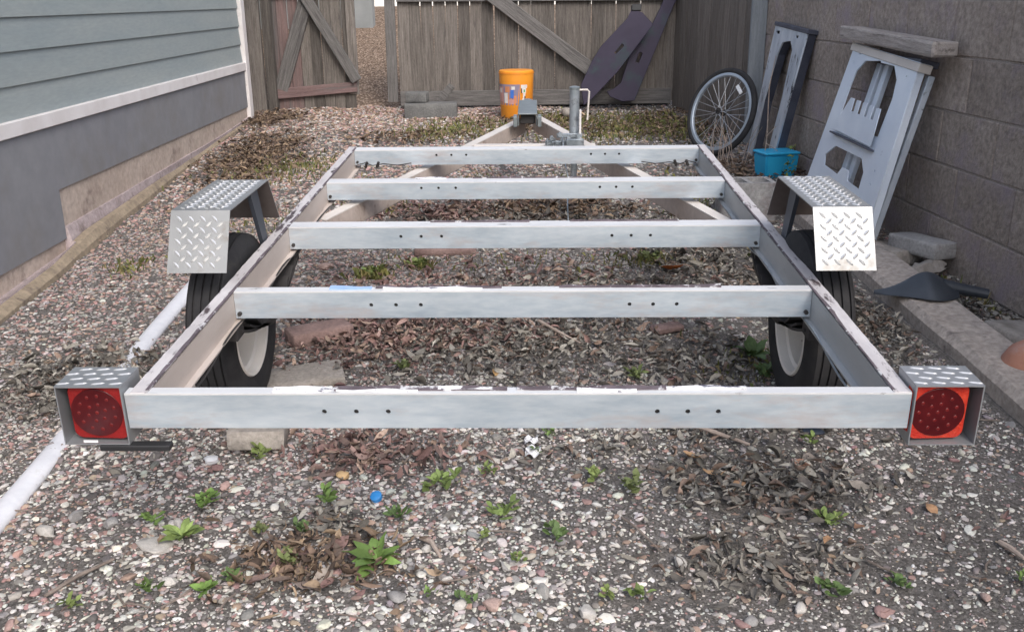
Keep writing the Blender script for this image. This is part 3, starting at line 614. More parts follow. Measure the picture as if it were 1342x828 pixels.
def wheel(sx):
    cx = -.862 if sx < 0 else .842; wr = empty('wheel', (cx, .91, -.205)); wr.parent = TR
    # tyre: closed lathe with a grooved tread
    prof = []
    R = .268; hw = .062
    prof += [(-hw * .80, .158), (-hw * .98, .185), (-hw * 1.03, .215), (-hw * .93, .246), (-hw * .80, .258)]
    xs_ = np.linspace(-hw * .74, hw * .74, 13)
    for i, xx in enumerate(xs_):
        rr = R - .004 * (xx / hw) ** 2 * 1.5
        if i % 3 == 2: prof += [(xx - .003, rr), (xx - .002, rr - .007), (xx + .002, rr - .007), (xx + .003, rr)]
        else: prof.append((xx, rr))
    prof += [(hw * .80, .258), (hw * .93, .246), (hw * 1.03, .215), (hw * .98, .185), (hw * .80, .158), (hw * .4, .165), (-hw * .4, .165)]
    bm = bmesh.new(); lathe(bm, prof, 56, 'X', closed=True); link('tyre', bm_mesh(bm, 'tyre', 50), M['rubber'], wr)
    bm = bmesh.new(); s = -sx      # dish open towards the middle of the trailer
    lathe(bm, [(s * .052, .163), (s * .057, .160), (s * .054, .150), (s * .030, .146), (s * .024, .136), (-s * .020, .132), (-s * .044, .128), (-s * .048, .11), (-s * .040, .07), (-s * .040, .0001)], 40, 'X')
    lathe(bm, [(-s * .055, .163), (-s * .058, .155), (-s * .03, .13), (-s * .041, .119), (-s * .044, .0001)], 40, 'X'); link('rim', bm_mesh(bm, 'rim', 45), M['rim'], wr)
    for k in range(8):
        a = 2 * math.pi * k / 8 + .2; b2 = bmesh.new(); lathe(b2, [(-s * .0455, .011), (-s * .0425, .011), (-s * .0420, .0001)], 12, 'X', (0, .098 * math.cos(a), .098 * math.sin(a))); link('vent_hole', bm_mesh(b2, 'vent_hole'), M['hole'], wr)
    bm = bmesh.new(); lathe(bm, [(s * .03, .0001), (s * .03, .03), (-s * .02, .04), (-s * .02, .0001)], 18, 'X'); link('hub', bm_mesh(bm, 'hub', 40), M['hole'], wr)
wheel(-1); wheel(1)

# tail lights in little diamond plate boxes
def rsq(cx, cy, w_, h_, r, n=5):
    out = []
    for (qx, qy, a0) in ((1, 1, 0), (-1, 1, 90), (-1, -1, 180), (1, -1, 270)):
        for k in range(n + 1):
            a = rad(a0 + 90 * k / n); out.append((cx + qx * (w_ / 2 - r) + r * math.cos(a), cy + qy * (h_ / 2 - r) + r * math.sin(a)))
    return out
def tail_light(x0, x1, lx0, lx1, lz0, lz1, ml, skew):
    tl = empty('tail_light', ((x0 + x1) / 2, 0, 0)); tl.parent = TR; ox = (x0 + x1) / 2
    bm = bmesh.new(); z0, z1 = -.106, .0205; y0, y1 = -.008, .088; t = .0025
    for bb in ((x0, x1, y0, y1, z1, z1 + t), (x0, x1, y0, y1, z0 - t, z0), (x0, x0 + t, y0 + .0005, y1 - .0005, z0 + .0003, z1 - .0003), (x1 - t, x1, y0 + .0005, y1 - .0005, z0 + .0003, z1 - .0003)):
        box(bm, bb[0] - ox, bb[1] - ox, bb[2], bb[3], bb[4], bb[5])
    box(bm, x0 + .003 - ox, x1 - .003 - ox, y1 - .006, y1 - .003, z0 + .001, z1 - .001)
    link('light_housing', bm_mesh(bm, 'light_housing'), M['housing'], tl)
    bm = bmesh.new(); st = .036
    for i in range(4):
        for j in range(8):
            if (i + j) % 2: continue
            c = Vector((x0 + .012 + j * st * .5 - ox, y0 + .014 + i * .023, z1 + t + .0002)); an = rad(15 * skew)
            if c.x > x1 - ox - .012: continue
            d = Vector((math.cos(an), math.sin(an), 0)) * .014; e = Vector((-math.sin(an), math.cos(an), 0)) * .0035
            r_ = [bm.verts.new(c + q) for q in (-d, -d * .4 + e, d * .4 + e, d, d * .4 - e, -d * .4 - e)]; tp = [bm.verts.new(c + q + Vector((0, 0, .002))) for q in (-d * .6, d * .6)]
            bm.faces.new((r_[0], tp[0], r_[1])); bm.faces.new((r_[1], tp[0], tp[1], r_[2])); bm.faces.new((r_[2], tp[1], r_[3])); bm.faces.new((r_[3], tp[1], r_[4])); bm.faces.new((r_[4], tp[1], tp[0], r_[5])); bm.faces.new((r_[5], tp[0], r_[0]))
    h = link('tread_pattern', bm_mesh(bm, 'tread_pattern'), M['treadbar'], tl); h['kind'] = 'stuff'
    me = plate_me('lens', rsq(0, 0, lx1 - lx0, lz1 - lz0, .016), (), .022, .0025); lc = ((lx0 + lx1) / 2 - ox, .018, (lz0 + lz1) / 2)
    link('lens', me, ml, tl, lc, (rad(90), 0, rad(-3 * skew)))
    me = plate_me('lens_disc', circ(0, 0, .0520, 36), (), .006, .001); link('lens_disc', me, M['lensdisc'], tl, (lc[0] - .002, lc[1] - .0128, lc[2]), (rad(90), 0, 0))
    bm = bmesh.new(); bmesh.ops.create_uvsphere(bm, u_segments=10, v_segments=6, radius=.0046); bmesh.ops.scale(bm, verts=bm.verts, vec=(1, .3, 1)); led = bm_mesh(bm, 'led', 80)
    for ring_r, n in ((.0, 1), (.0185, 6), (.0375, 11)):
        for k in range(n):
            a = 2 * math.pi * k / n + .3; link('led', led, M['led'], tl, (lc[0] - .002 + ring_r * math.cos(a), lc[1] - .0162, lc[2] + ring_r * math.sin(a)))
    return tl
t1 = tail_light(-.932, -.797, -.912, -.800, -.098, .018, M['lens'], 1); t1['label'] = 'left tail light with a dull red lens'
t2 = tail_light(.7875, .921, .789, .897, -.098, .018, M['lensglint'], -1); t2['label'] = 'right tail light with a bright glint painted into its red lens'
link('plate_bracket', box_me('plate_bracket', -.86, -.715, -.012, .012, -.1225, -.1095, .002), M['black'], TR)
link('warning_tag', box_me('warning_tag', -.892, -.862, -.0085, -.0075, -.1035, -.098), M['label'], TR)

# ------------------------------------------------------------------ things at the back
def gpos(x, y, dz=0): return (x, y, g1(x, y) + dz)
# orange tub
ob = empty('orange_bucket', (-.105, 6.0, .325)); tag(ob, 'orange plastic tub with a picture label standing by the wide gate', 'bucket')
bm = bmesh.new(); lathe(bm, [(0, .0001), (0, .118), (.01, .125), (.34, .137), (.362, .137), (.368, .130), (.368, .0001)], 40, 'Z'); link('tub', bm_mesh(bm, 'tub', 40), M['orange'], ob)
bm = bmesh.new(); lathe(bm, [(.342, .138), (.342, .1405), (.352, .1405), (.352, .138)], 40, 'Z'); link('lid_rim', bm_mesh(bm, 'lid_rim', 40), M['orange'], ob)
def curved(name, a0, a1, z0, z1, m, parent, lift=.0012, n=8, pts=None):
    bm = bmesh.new(); rows = []
    for k in range(n + 1):
        a = rad(a0 + (a1 - a0) * k / n); row = []
        for z in (z0, z1):
            r = .1235 + (.137 - .1235) * min(1, z / .34) + lift; row += [bm.verts.new((r * math.cos(a), r * math.sin(a), z))]
        rows.append(row)
    for A, B in zip(rows, rows[1:]): bm.faces.new((A[0], B[0], B[1], A[1]))
    return link(name, bm_mesh(bm, name, 40), m, parent)
lb = curved('label', 186, 283, .105, .265, M['labelgrey'], ob, .001)
for (a0, a1, z0, z1, mm) in ((192, 222, .13, .245, 'ppink'), (200, 215, .20, .235, 'pwhite'), (225, 240, .12, .20, 'pwhite'), (230, 248, .205, .25, 'porange'), (250, 262, .16, .225, 'pblue'), (254, 266, .225, .25, 'pwhite'), (242, 262, .115, .15, 'ppink'), (262, 272, .12, .18, 'porange')): curved('print', a0, a1, z0, z1, M[mm], lb, .0018, 4)
for (a0, a1, z0, z1, mm) in ((286, 309, .235, .262, 'pwhite'), (290, 305, .20, .235, 'pwhite'), (294, 303, .16, .20, 'pwhite'), (292, 304, .125, .16, 'pwhite'), (288, 308, .095, .125, 'pwhite'), (299, 303, .12, .175, 'pblack'), (296, 301, .205, .225, 'pgreen'), (287, 290, .20, .235, 'pblack'), (292, 298, .10, .12, 'pblue')): curved('print', a0, a1, z0, z1, M[mm], ob, .002 if mm == 'pwhite' else .0026, 4)

def slab(name, lab, cat, loc, dims, m, rz=0, rx=0, ry=0, bev=.005, group=None, jit=.0016, sub=True):
    a, b, c = dims; bm = bmesh.new(); box(bm, -a / 2, a / 2, -b / 2, b / 2, 0, c, bev)
    bmesh.ops.subdivide_edges(bm, edges=[e for e in bm.edges if e.calc_length() > .05], cuts=3, use_grid_fill=True)
    for v in bm.verts: v.co += Vector((random.uniform(-jit, jit), random.uniform(-jit, jit), random.uniform(-jit, jit)))
    return tag(link(name, bm_mesh(bm, name, 50), m, None, loc, (rad(rx), rad(ry), rad(rz))), lab, cat, group)
slab('concrete_block', 'long grey concrete block on the ground at the foot of the gate stile', 'block', (-.80, 6.10, .30), (.42, .2, .135), M['darkblock'], 2)
slab('concrete_block', 'short grey block resting on the long block by the gate', 'block', (-.915, 6.14, .437), (.17, .14, .08), M['darkblock'], -4)
slab('wood_scrap', 'slanting wooden offcut leaning behind the blocks by the gate', 'wood scrap', (-.77, 6.30, .40), (.06, .03, .2), M['woodh'], 0, 0, 40, .003)
slab('stone', 'pale stone at the foot of the wide gate near the jack', 'stone', (.30, 5.95, .33), (.10, .08, .07), M['paver'], 20, 5, 8, .02)

# dark plastic panels leaning on the wide gate
def lean_panel(lab, org, out, holes, tilt, t, cap=None):
    me = plate_me('panel', out, holes, t, .004); o = link('plastic_board', me, M['purple'], None, org, (rad(90 - tilt), 0, 0)); tag(o, lab, 'plastic board'); return o
def pz(pts, P): return [(x - P[0], (z - P[2])) for x, z in pts]
P0 = (.44, 6.20, .40)
p1 = lean_panel('dark purple plastic board with a slot, left of the two leaning on the gate', P0,
    pz([(.444, .40), (.498, .44), (.71, .658), (.987, 1.022), (.90, 1.11), (.824, 1.14), (.788, 1.069), (.583, .858), (.511, .746), (.42, .553)], P0), [pz([(.675, .80), (.70, .79), (.765, .855), (.755, .875), (.74, .875)], P0)], 6, .03)
link('end_cap', box_me('end_cap', .375, .455, .725, .775, -.028, .028, .006), M['black'], p1)
P1 = (.62, 6.33, .38)
p2 = lean_panel('dark purple plastic board with a slot, right of the two leaning on the gate', P1,
    pz([(.866, .42), (.77, .41), (.667, .45), (.643, .488), (.70, .51), (.758, .558), (.806, .717), (.824, .81), (.999, 1.005), (1.083, 1.18), (1.12, 1.28), (1.23, 1.28), (1.174, 1.18)], P1), [pz([(.865, .72), (.90, .71), (.93, .79), (.915, .805), (.895, .80)], P1)], 7, .025)

# bicycle wheel
bw = empty('bicycle_wheel'); tag(bw, 'old bicycle wheel with black tyre leaning in the fence corner', 'bicycle wheel')
nrm = Vector((-.777, -.553, .302)).normalized(); q = nrm.to_track_quat('Z', 'Y'); bw.rotation_mode = 'QUATERNION'; bw.rotation_quaternion = q; bw.location = (1.238, 4.5, .522)
RW = .285
bm = bmesh.new(); lathe(bm, [(.019 * math.cos(a), RW - .019 + .019 * math.sin(a)) for a in np.linspace(0, 2 * math.pi, 13)[:-1]], 64, 'Z', closed=True); link('tyre', bm_mesh(bm, 'tyre', 60), M['rubber'], bw)
bm = bmesh.new(); lathe(bm, [(-.012, RW - .034), (.012, RW - .034), (.0135, RW - .050), (.008, RW - .056), (-.008, RW - .056), (-.0135, RW - .050)], 64, 'Z', closed=True); link('rim', bm_mesh(bm, 'rim', 40), M['rimalloy'], bw)
bm = bmesh.new(); lathe(bm, [(-.045, .0001), (-.045, .006), (-.03, .006), (-.03, .022), (-.026, .022), (-.024, .012), (.024, .012), (.026, .022), (.03, .022), (.03, .006), (.045, .006), (.045, .0001)], 20, 'Z'); link('hub', bm_mesh(bm, 'hub', 40), M['hole'], bw)
for k in range(28):
    a = 2 * math.pi * k / 28; sd_ = 1 if k % 2 else -1; b = a + (.55 if (k // 2) % 2 else -.55); bm = bmesh.new()
    tube(bm, [(.02 * math.cos(b), .02 * math.sin(b), .028 * sd_), ((RW - .052) * math.cos(a), (RW - .052) * math.sin(a), 0)], .0017, 5); link('spoke', bm_mesh(bm, 'spoke'), M['spoke'], bw)
inv = q.inverted(); upl = inv @ Vector((.25, 0, 1)); aa = math.atan2(upl.y, upl.x) - rad(28)
link('reflector', box_me('reflector', -.035, .035, -.012, .012, -.006, .006, .003), M['reflector'], bw, (.185 * math.cos(aa), .185 * math.sin(aa), .01), (0, 0, aa + math.pi / 2 - .1))

# leaning metal panels by the block wall
def lean_frame(name, lab, cat, org, e1, e2, mm):
    X = -Vector(e1).normalized(); Y = Vector(e2).normalized(); Z = X.cross(Y); Y = Z.cross(X)
    o = empty(name); o.matrix_world = Matrix((X, Y, Z)).transposed().to_4x4() ; o.location = org; tag(o, lab, cat); return o
E1, E2 = (-.076, .997, 0), (.242, .018, .970)
fr = lean_frame('bare_metal_rack', 'large bare metal panel with two openings leaning on the block wall', 'panel', (1.454, 3.142, .332), E1, E2, None)
out = [(-.06, -.22), (.80, -.22), (.733, .640), (.004, .690)]
up = [(.121, .564), (.187, .616), (.352, .626), (.362, .618), (.508, .612), (.576, .556), (.598, .474), (.585, .30), (.10, .30), (.11, .50)]
lo = [(.083, .146), (.176, .202), (.502, .190), (.568, .136), (.578, .058), (.43, .070), (.41, .115), (.33, .118), (.30, .078), (.115, .094)]
small = [circ(.10, .645, .008, 8), circ(.135, .655, .008, 8), circ(.37, .648, .009, 8), circ(.60, .635, .009, 8), circ(.66, .625, .009, 8), circ(.06, .6, .006, 8), circ(.655, .575, .006, 8), circ(.67, .10, .006, 8), circ(.67, .16, .006, 8)]
link('face_sheet', plate_me('face_sheet', out, [up, lo] + small, .004, .0015), M['frame'], fr)
def flange(p, q2, depth, t=.005):
    """return sheet behind the face along the edge p->q"""
    a = Vector((p[0], p[1], -.003)); b = Vector((q2[0], q2[1], -.003)); d = (b - a).normalized(); n = Vector((-d.y, d.x, 0)) * t
    bm = bmesh.new(); v = [bm.verts.new(k) for k in (a, b, b + n, a + n, a + Vector((0, 0, -depth)), b + Vector((0, 0, -depth)), b + n + Vector((0, 0, -depth)), a + n + Vector((0, 0, -depth)))]
    for f in ((0, 1, 2, 3), (4, 7, 6, 5), (0, 4, 5, 1), (1, 5, 6, 2), (2, 6, 7, 3), (3, 7, 4, 0)): bm.faces.new([v[k] for k in f])
    return bm
link('side_flange', bm_mesh(flange(out[1], out[2], .028), 'side_flange'), M['frame'], fr); link('side_flange', bm_mesh(flange(out[3], out[0], .03), 'side_flange'), M['framedark'], fr)
link('top_flange', bm_mesh(flange(out[2], out[3], .05), 'top_flange'), M['frame'], fr)
link('back_strut', box_me('back_strut', .70, .735, -.2, .60, -.085, -.055, .004), M['frame2'], fr)
link('top_strip', box_me('top_strip', -.02, .755, -.018, .018, -.05, .010, .002), M['tonguetop'], fr, (0, .672, 0), (0, 0, rad(-4.0)))
for s0, s1 in ((.155, .205), (.245, .29)): link('back_rib', box_me('back_rib', s0, s1, -.18, .62, -.095, -.07, .003), M['frame'], fr)
link('back_rib', box_me('back_rib', .02, .70, .632, .66, -.1, -.012, .003), M['framedark'], fr)
# castellated tongue sheet bent out of the upper opening
tb = [(.11, .277), (.585, .253), (.572, .42)]
n = 5; x0, x1 = .572, .19
for k in range(n):
    a = x0 + (x1 - x0) * (k / n); b = x0 + (x1 - x0) * ((k + .55) / n); zt = .42 + .004 * k; tb += [(a, zt), (b, zt)]
    if k < n - 1:
        c_ = x0 + (x1 - x0) * ((k + 1) / n); tb += [(b, zt - .055), (c_, zt - .055)]
me = plate_me('toothed_flap', tb[:2] + tb[3:], (), .003, .001); link('toothed_flap', me, M['frame'], fr, (0, 0, .011), (rad(2), 0, 0))
link('flap_lip', box_me('flap_lip', .10, .59, .246, .254, .003, .03, .001), M['framedark'], fr, (0, .012, 0), (0, 0, rad(-2.2)))
# plank on its top
d = Vector((-.076, 1, 0)).normalized(); tag(link('plank', box_me('plank', -.05, .06, -.50, .50, 0, .06, .008, .004), M['plank'], None, (1.652, 2.76, 1.003), (rad(2.2), 0, rad(4.4))), 'worn grey brown plank lying across the top of the large metal panel', 'plank')

f2 = lean_frame('slotted_metal_rack', 'narrow bare metal frame with one long slot leaning beside the bicycle wheel', 'frame', (1.457, 4.552, .328), E1, (.136, .010, .991), None)
outl = [(-.03, -.09), (.08, -.09), (.09, .27), (.165, .56), (.22, .635), (.36, .65), (.425, .60), (.42, .31), (.36, -.09), (.48, -.09), (.545, .31), (.62, .705), (.03, .737), (.015, .60), (0, .27)]
link('face_sheet', plate_me('face_sheet', outl, [rsq(.10, .69, .07, .022, .008, 3), rsq(.46, .675, .05, .02, .008, 3)], .006, .002), M['frame2'], f2)
for a, b in zip(outl, outl[1:] + outl[:1]):
    if b != (-.03, -.09) and (a, b) != (outl[0], outl[1]) and a != (.36, -.09): link('edge_flange', bm_mesh(flange(a, b, .05), 'edge_flange'), M['framedark'], f2)
link('top_cap', box_me('top_cap', .02, .64, -.012, .012, -.06, .012, .003), M['framedark'], f2, (0, .742, 0), (0, 0, rad(-3)))

# blue box, broken block, bricks, scoop on the right
bb = empty('blue_box', (1.475, 3.95, g1(1.45, 3.92) - .01), (0, 0, rad(14))); tag(bb, 'bright blue plastic box below the leaning metal frame', 'box')
bm = bmesh.new(); bt = [(-.095, -.07), (.095, -.07), (.095, .075), (-.095, .075)]; tp_ = [(-.107, -.08), (.107, -.08), (.107, .085), (-.107, .085)]
A = [bm.verts.new((x, y, 0)) for x, y in bt]; B = [bm.verts.new((x, y, .145)) for x, y in tp_]; bm.faces.new(A[::-1]); bm.faces.new(B)
for k in range(4): bm.faces.new((A[k], A[(k + 1) % 4], B[(k + 1) % 4], B[k]))
bmesh.ops.bevel(bm, geom=list(bm.edges), offset=.008, segments=2, affect='EDGES'); link('body', bm_mesh(bm, 'body', 40), M['bluebox'], bb)
link('lid', box_me('lid', -.112, .112, -.085, .09, .1455, .162, .006), M['bluebox'], bb)

cbk = empty('cinder_block', (1.10, 3.02, g1(1.1, 3.02) - .02), (0, 0, rad(4))); tag(cbk, 'broken grey cinder block standing behind the right trailer rail', 'block')
bm = bmesh.new(); me = plate_me('cells', [(-.13, -.09), (.13, -.09), (.13, .09), (-.13, .09)], [[(-.105, -.065), (-.012, -.065), (-.012, .065), (-.105, .065)], [(.012, -.065), (.105, -.065), (.105, .065), (.012, .065)]], .2)
bm.from_mesh(me); bpy.data.meshes.remove(me); bmesh.ops.translate(bm, verts=bm.verts, vec=(0, 0, .11)); link('shell', bm_mesh(bm, 'shell'), M['greypaver'], cbk)
tv = empty('dummy'); bpy.data.objects.remove(tv)
link('fill', box_me('fill', -.103, .103, -.063, .063, .0, .165), M['soil'], cbk)

slab('paver', 'grey paver brick lying across another brick by the block wall', 'brick', (1.685, 2.225, .178), (.125, .265, .068), M['greypaver'], 23, -2, 2)
slab('paver', 'tan paver brick under the grey one beside the fender', 'brick', (1.565, 2.32, .125), (.14, .27, .066), M['paver'], 26, -2, 2)
slab('stone', 'pale rough rock in front of the stacked bricks by the wall', 'stone', (1.665, 2.09, .115), (.17, .08, .065), M['paver'], 22, 4, -6, .028, None, .008)
slab('paver', 'pale weathered brick on the right kerb beside the terracotta piece', 'brick', (1.68, 1.31, .085), (.15, .22, .07), M['paver'], 6, -2, 2)
bm = bmesh.new(); n = 18; prof = [(0, .085), (.02, .092), (.06, .083), (.10, .062), (.125, .035), (.132, .0001)]
lathe(bm, prof, 22, 'Z'); tr_ = bm_mesh(bm, 'terracotta_pot', 50); tag(link('terracotta_pot', tr_, M['terra'], None, (1.60, 1.085, .07), (rad(14), rad(-12), 0)), 'upturned rounded terracotta piece on the right kerb', 'pot')
# scoop blade
sc = empty('shovel_blade', (1.325, 1.735, .152), (0, rad(-2), rad(-10))); tag(sc, 'black pointed shovel blade lying across the right kerb', 'shovel')
bm = bmesh.new(); N = 16; K = 9; rows = []; rows2 = []
for i in range(N + 1):
    t = i / N; x = t * .295
    hw = .002 + .105 * min(1, (t / .62)) ** .85 if t < .75 else .002 + .105 * (1 - ((t - .75) / .25) ** 1.5 * .62)
    ridge_h = .065 * math.exp(-((t - .62) / .30) ** 2) + .012; row = []; row2 = []
    for k in range(K):
        s = k / (K - 1) * 2 - 1; z = ridge_h * (1 - abs(s) ** 1.3) + .010 * math.sin(t * 3) ; row.append(bm.verts.new((x, s * hw, z))); row2.append(bm.verts.new((x, s * hw, z - .003)))
    rows.append(row); rows2.append(row2)
for A, B in ((rows, 0), (rows2, 1)):
    for p_, q_ in zip(A, A[1:]):
        for k in range(K - 1): bm.faces.new((p_[k], p_[k + 1], q_[k + 1], q_[k]))
for i in range(N):
    for k in (0, K - 1): bm.faces.new((rows[i][k], rows[i + 1][k], rows2[i + 1][k], rows2[i][k]))
link('blade', bm_mesh(bm, 'blade', 40), M['scoop'], sc)
bm = bmesh.new(); tube(bm, [(.24, 0, .030), (.30, 0, .022), (.40, -.005, .004)], [.030, .022, .019], 14); link('socket', bm_mesh(bm, 'socket', 50), M['scoop'], sc)

# white pipe on the left
secs = []; bm = bmesh.new(); pts = []
for y in np.linspace(-.8, 2.62, 50): pts.append((-1.287 - .047 * (y + .0) + .004 * math.sin(y * 3) , y, float(gbase(0, y)) + .006 - .012 * math.exp(-((y - 1.18) / .16) ** 2)))
tube(bm, pts, .034, 18)
for v in bm.verts:
    b_ = float(gbase(0, v.co.y)) - .01; v.co.z = b_ + (v.co.z - b_) * .62
tag(link('drain_pipe', bm_mesh(bm, 'drain_pipe', 50), M['pipe']), 'white plastic pipe half buried in the gravel on the left', 'pipe')

# pavers and bricks in the gravel
slab('paver', 'tan paver propped below the rear crossbar', 'paver', (-.755, .74, .045), (.155, .27, .055), M['paver'], 8, -2, 3)
slab('paver', 'tan paver lying against the left tyre', 'paver', (-.715, 1.09, .052), (.26, .15, .035), M['paver'], 17, 3, -2)
slab('brick', 'reddish brick lying just inside the left wheel', 'brick', (-.735, 1.44, .072), (.225, .105, .055), M['redpaver'], 33, 2, 0)
slab('brick', 'dull red brick lying behind the others inside the left wheel', 'brick', (-.74, 1.72, .088), (.24, .105, .05), M['redpaver'], 4, 0, 0)
slab('brick', 'long dull red brick flush in the gravel below the middle crossbar', 'brick', (-.37, 2.46, .125), (.28, .1, .032), M['redpaver'], 2)
slab('brick', 'flat red brick fragment in the soil near the right wheel', 'brick', (.515, 1.52, .078), (.115, .06, .022), M['redpaver'], 16, 0, -4)

# ------------------------------------------------------------------ gravel, litter, weeds
def ell(x, y, c, r, soft=.5):
    d = np.sqrt(((x - c[0]) / r[0]) ** 2 + ((y - c[1]) / r[1]) ** 2) + (fbm(x * 6 + 3, y * 6) - .5) * .8
    return np.clip((1 + soft / 2 - d) / soft, 0, 1)
LIT = [((.64, .44), (.27, .15), 1.25, 'grey'), ((.56, .12), (.24, .13), .8, 'grey'), ((-.47, .11), (.22, .13), 1.2, 'brown'), ((-.45, .27), (.13, .08), .8, 'grey'), ((-.53, 1.42), (.30, .28), 1.0, 'red'), ((-.42, .62), (.24, .13), .9, 'red'),
       ((-1.42, 1.08), (.28, .26), 1.2, 'grey'), ((1.28, 1.52), (.11, .36), 1.1, 'grey'), ((-.45, 3.10), (.40, .20), .8, 'red'), ((.15, 3.20), (.45, .22), 1.0, 'brown'), ((-1.80, 4.6), (.30, .75), 1.1, 'brown'), ((-2.15, 6.0), (.3, .4), 1.0, 'brown'),
       ((.72, 2.35), (.25, .40), .7, 'grey'), ((.62, 1.26), (.25, .25), .45, 'grey'), ((0.6, .75), (.3, .1), .5, 'grey'), ((1.1, 5.6), (.4, .7), .7, 'brown'), ((.2, 5.6), (.7, .5), .5, 'brown'), ((-1.75, 3.6), (.14, .6), .7, 'brown'), ((1.72, 1.7), (.12, .5), .8, 'grey'), ((1.62, 3.6), (.15, .5), .8, 'brown'), ((-.2, 2.0), (.8, .35), .25, 'red'), ((.0, 1.35), (.6, .32), .7, 'grey'), ((.25, 1.9), (.6, .3), .4, 'grey'), ((-.15, 1.5), (.35, .2), .5, 'red'), ((.3, 2.9), (.9, .3), .5, 'grey'), ((-.9, 5.2), (.4, .25), .5, 'brown'), ((1.25, 4.0), (.25, .5), .6, 'brown'), ((.95, 2.0), (.12, .8), .5, 'grey'), ((.2, .62), (.35, .15), .25, 'grey')]
def litter(x, y): return np.clip(sum(a * ell(x, y, c, r) for c, r, a, _ in LIT), 0, 1)
def gravel_density(x, y):
    d = .95 - .0 * x
    soilc = np.clip((x + .25) / .55, 0, 1) * np.clip((1.1 - y) / .8, 0, 1)       # soil shows towards the right front
    d = d - .50 * soilc - .22 * np.clip((x - .55) / .4, 0, 1)
    d = d - .25 * np.clip((x + .3) / .5, 0, 1) * np.clip((y - .8) / .6, 0, 1)
    d = d * (1 - .55 * litter(x, y)); d = d * (.70 + .8 * fbm(x * 2.3 + 4, y * 2.3))
    d = np.where(y > 4.7, d * .75, d)
    return np.clip(d, .05, 1)
def inside(x, y):
    return (x > kx(y) + .0) & (x < 1.95 - .076 * y - .02) & ~((x > 1.46 - .05 * y) & (x < 1.68 - .05 * y) & (y < 3.4))
def ico(sub):
    bm = bmesh.new(); bmesh.ops.create_icosphere(bm, subdivisions=sub, radius=1); bm.verts.ensure_lookup_table()
    V = np.array([v.co[:] for v in bm.verts]); F = np.array([[v.index for v in f.verts] for f in bm.faces]); bm.free(); return V, F
PAL = dict(white=[(.47, .46, .43), (.39, .38, .355), (.54, .53, .505)], grey=[(.25, .24, .235), (.32, .305, .295), (.20, .19, .19)], pink=[(.30, .19, .175), (.25, .155, .145), (.36, .26, .24)], tan=[(.31, .235, .18), (.25, .185, .14)], dark=[(.10, .09, .088), (.13, .115, .11)])
def pebble_colors(x, y, n):
    pinkw = np.clip(.12 + .30 * np.clip((-x) / 1.2, 0, 1) + .25 * np.clip((y - 1.5) / 2, 0, 1) * np.clip((.3 - x) / .6, 0, 1), 0, .6) * (.4 + 1.2 * fbm(x * 1.7, y * 1.7 + 7))
    tanw = .10 + .25 * np.clip((y - 3.5) / 2, 0, 1) + .35 * np.clip((y - 1.8) / 1, 0, 1) * np.clip((-x - .2) / .6, 0, 1); whitew = np.clip(.50 + .25 * np.clip((.8 - y) / .8, 0, 1) - .25 * np.clip((y - .9) / 1.2, 0, 1), .12, 1); greyw = np.full(n, .38); darkw = np.full(n, .14)
    W_ = np.stack([whitew, greyw, pinkw, tanw, darkw], 1); W_ /= W_.sum(1, keepdims=True); cs = W_.cumsum(1); u = RNG.random(n)[:, None]; k = (u > cs).sum(1).clip(0, 4)
    out = np.zeros((n, 3))
    for i, nm in enumerate(('white', 'grey', 'pink', 'tan', 'dark')):
        p = np.array(PAL[nm]); s = k == i; out[s] = p[RNG.integers(0, len(p), s.sum())]
    lum = out.mean(1, keepdims=True); flat = (.45 * np.clip((y - .7) / 1.0, 0, 1))[:, None]; out = out * (1 - flat) + out / lum * .24 * flat      # stone tones evened out further back
    out = out * (1 + .22 * np.clip((y - 2.6) / 2.0, 0, 1))[:, None]
    return np.clip((out * 1.08 + .035) * np.array([1.02, .995, .985]) * (1 + RNG.normal(0, .14, (n, 1))) * (1 + RNG.normal(0, .03, (n, 3))), .02, .8)
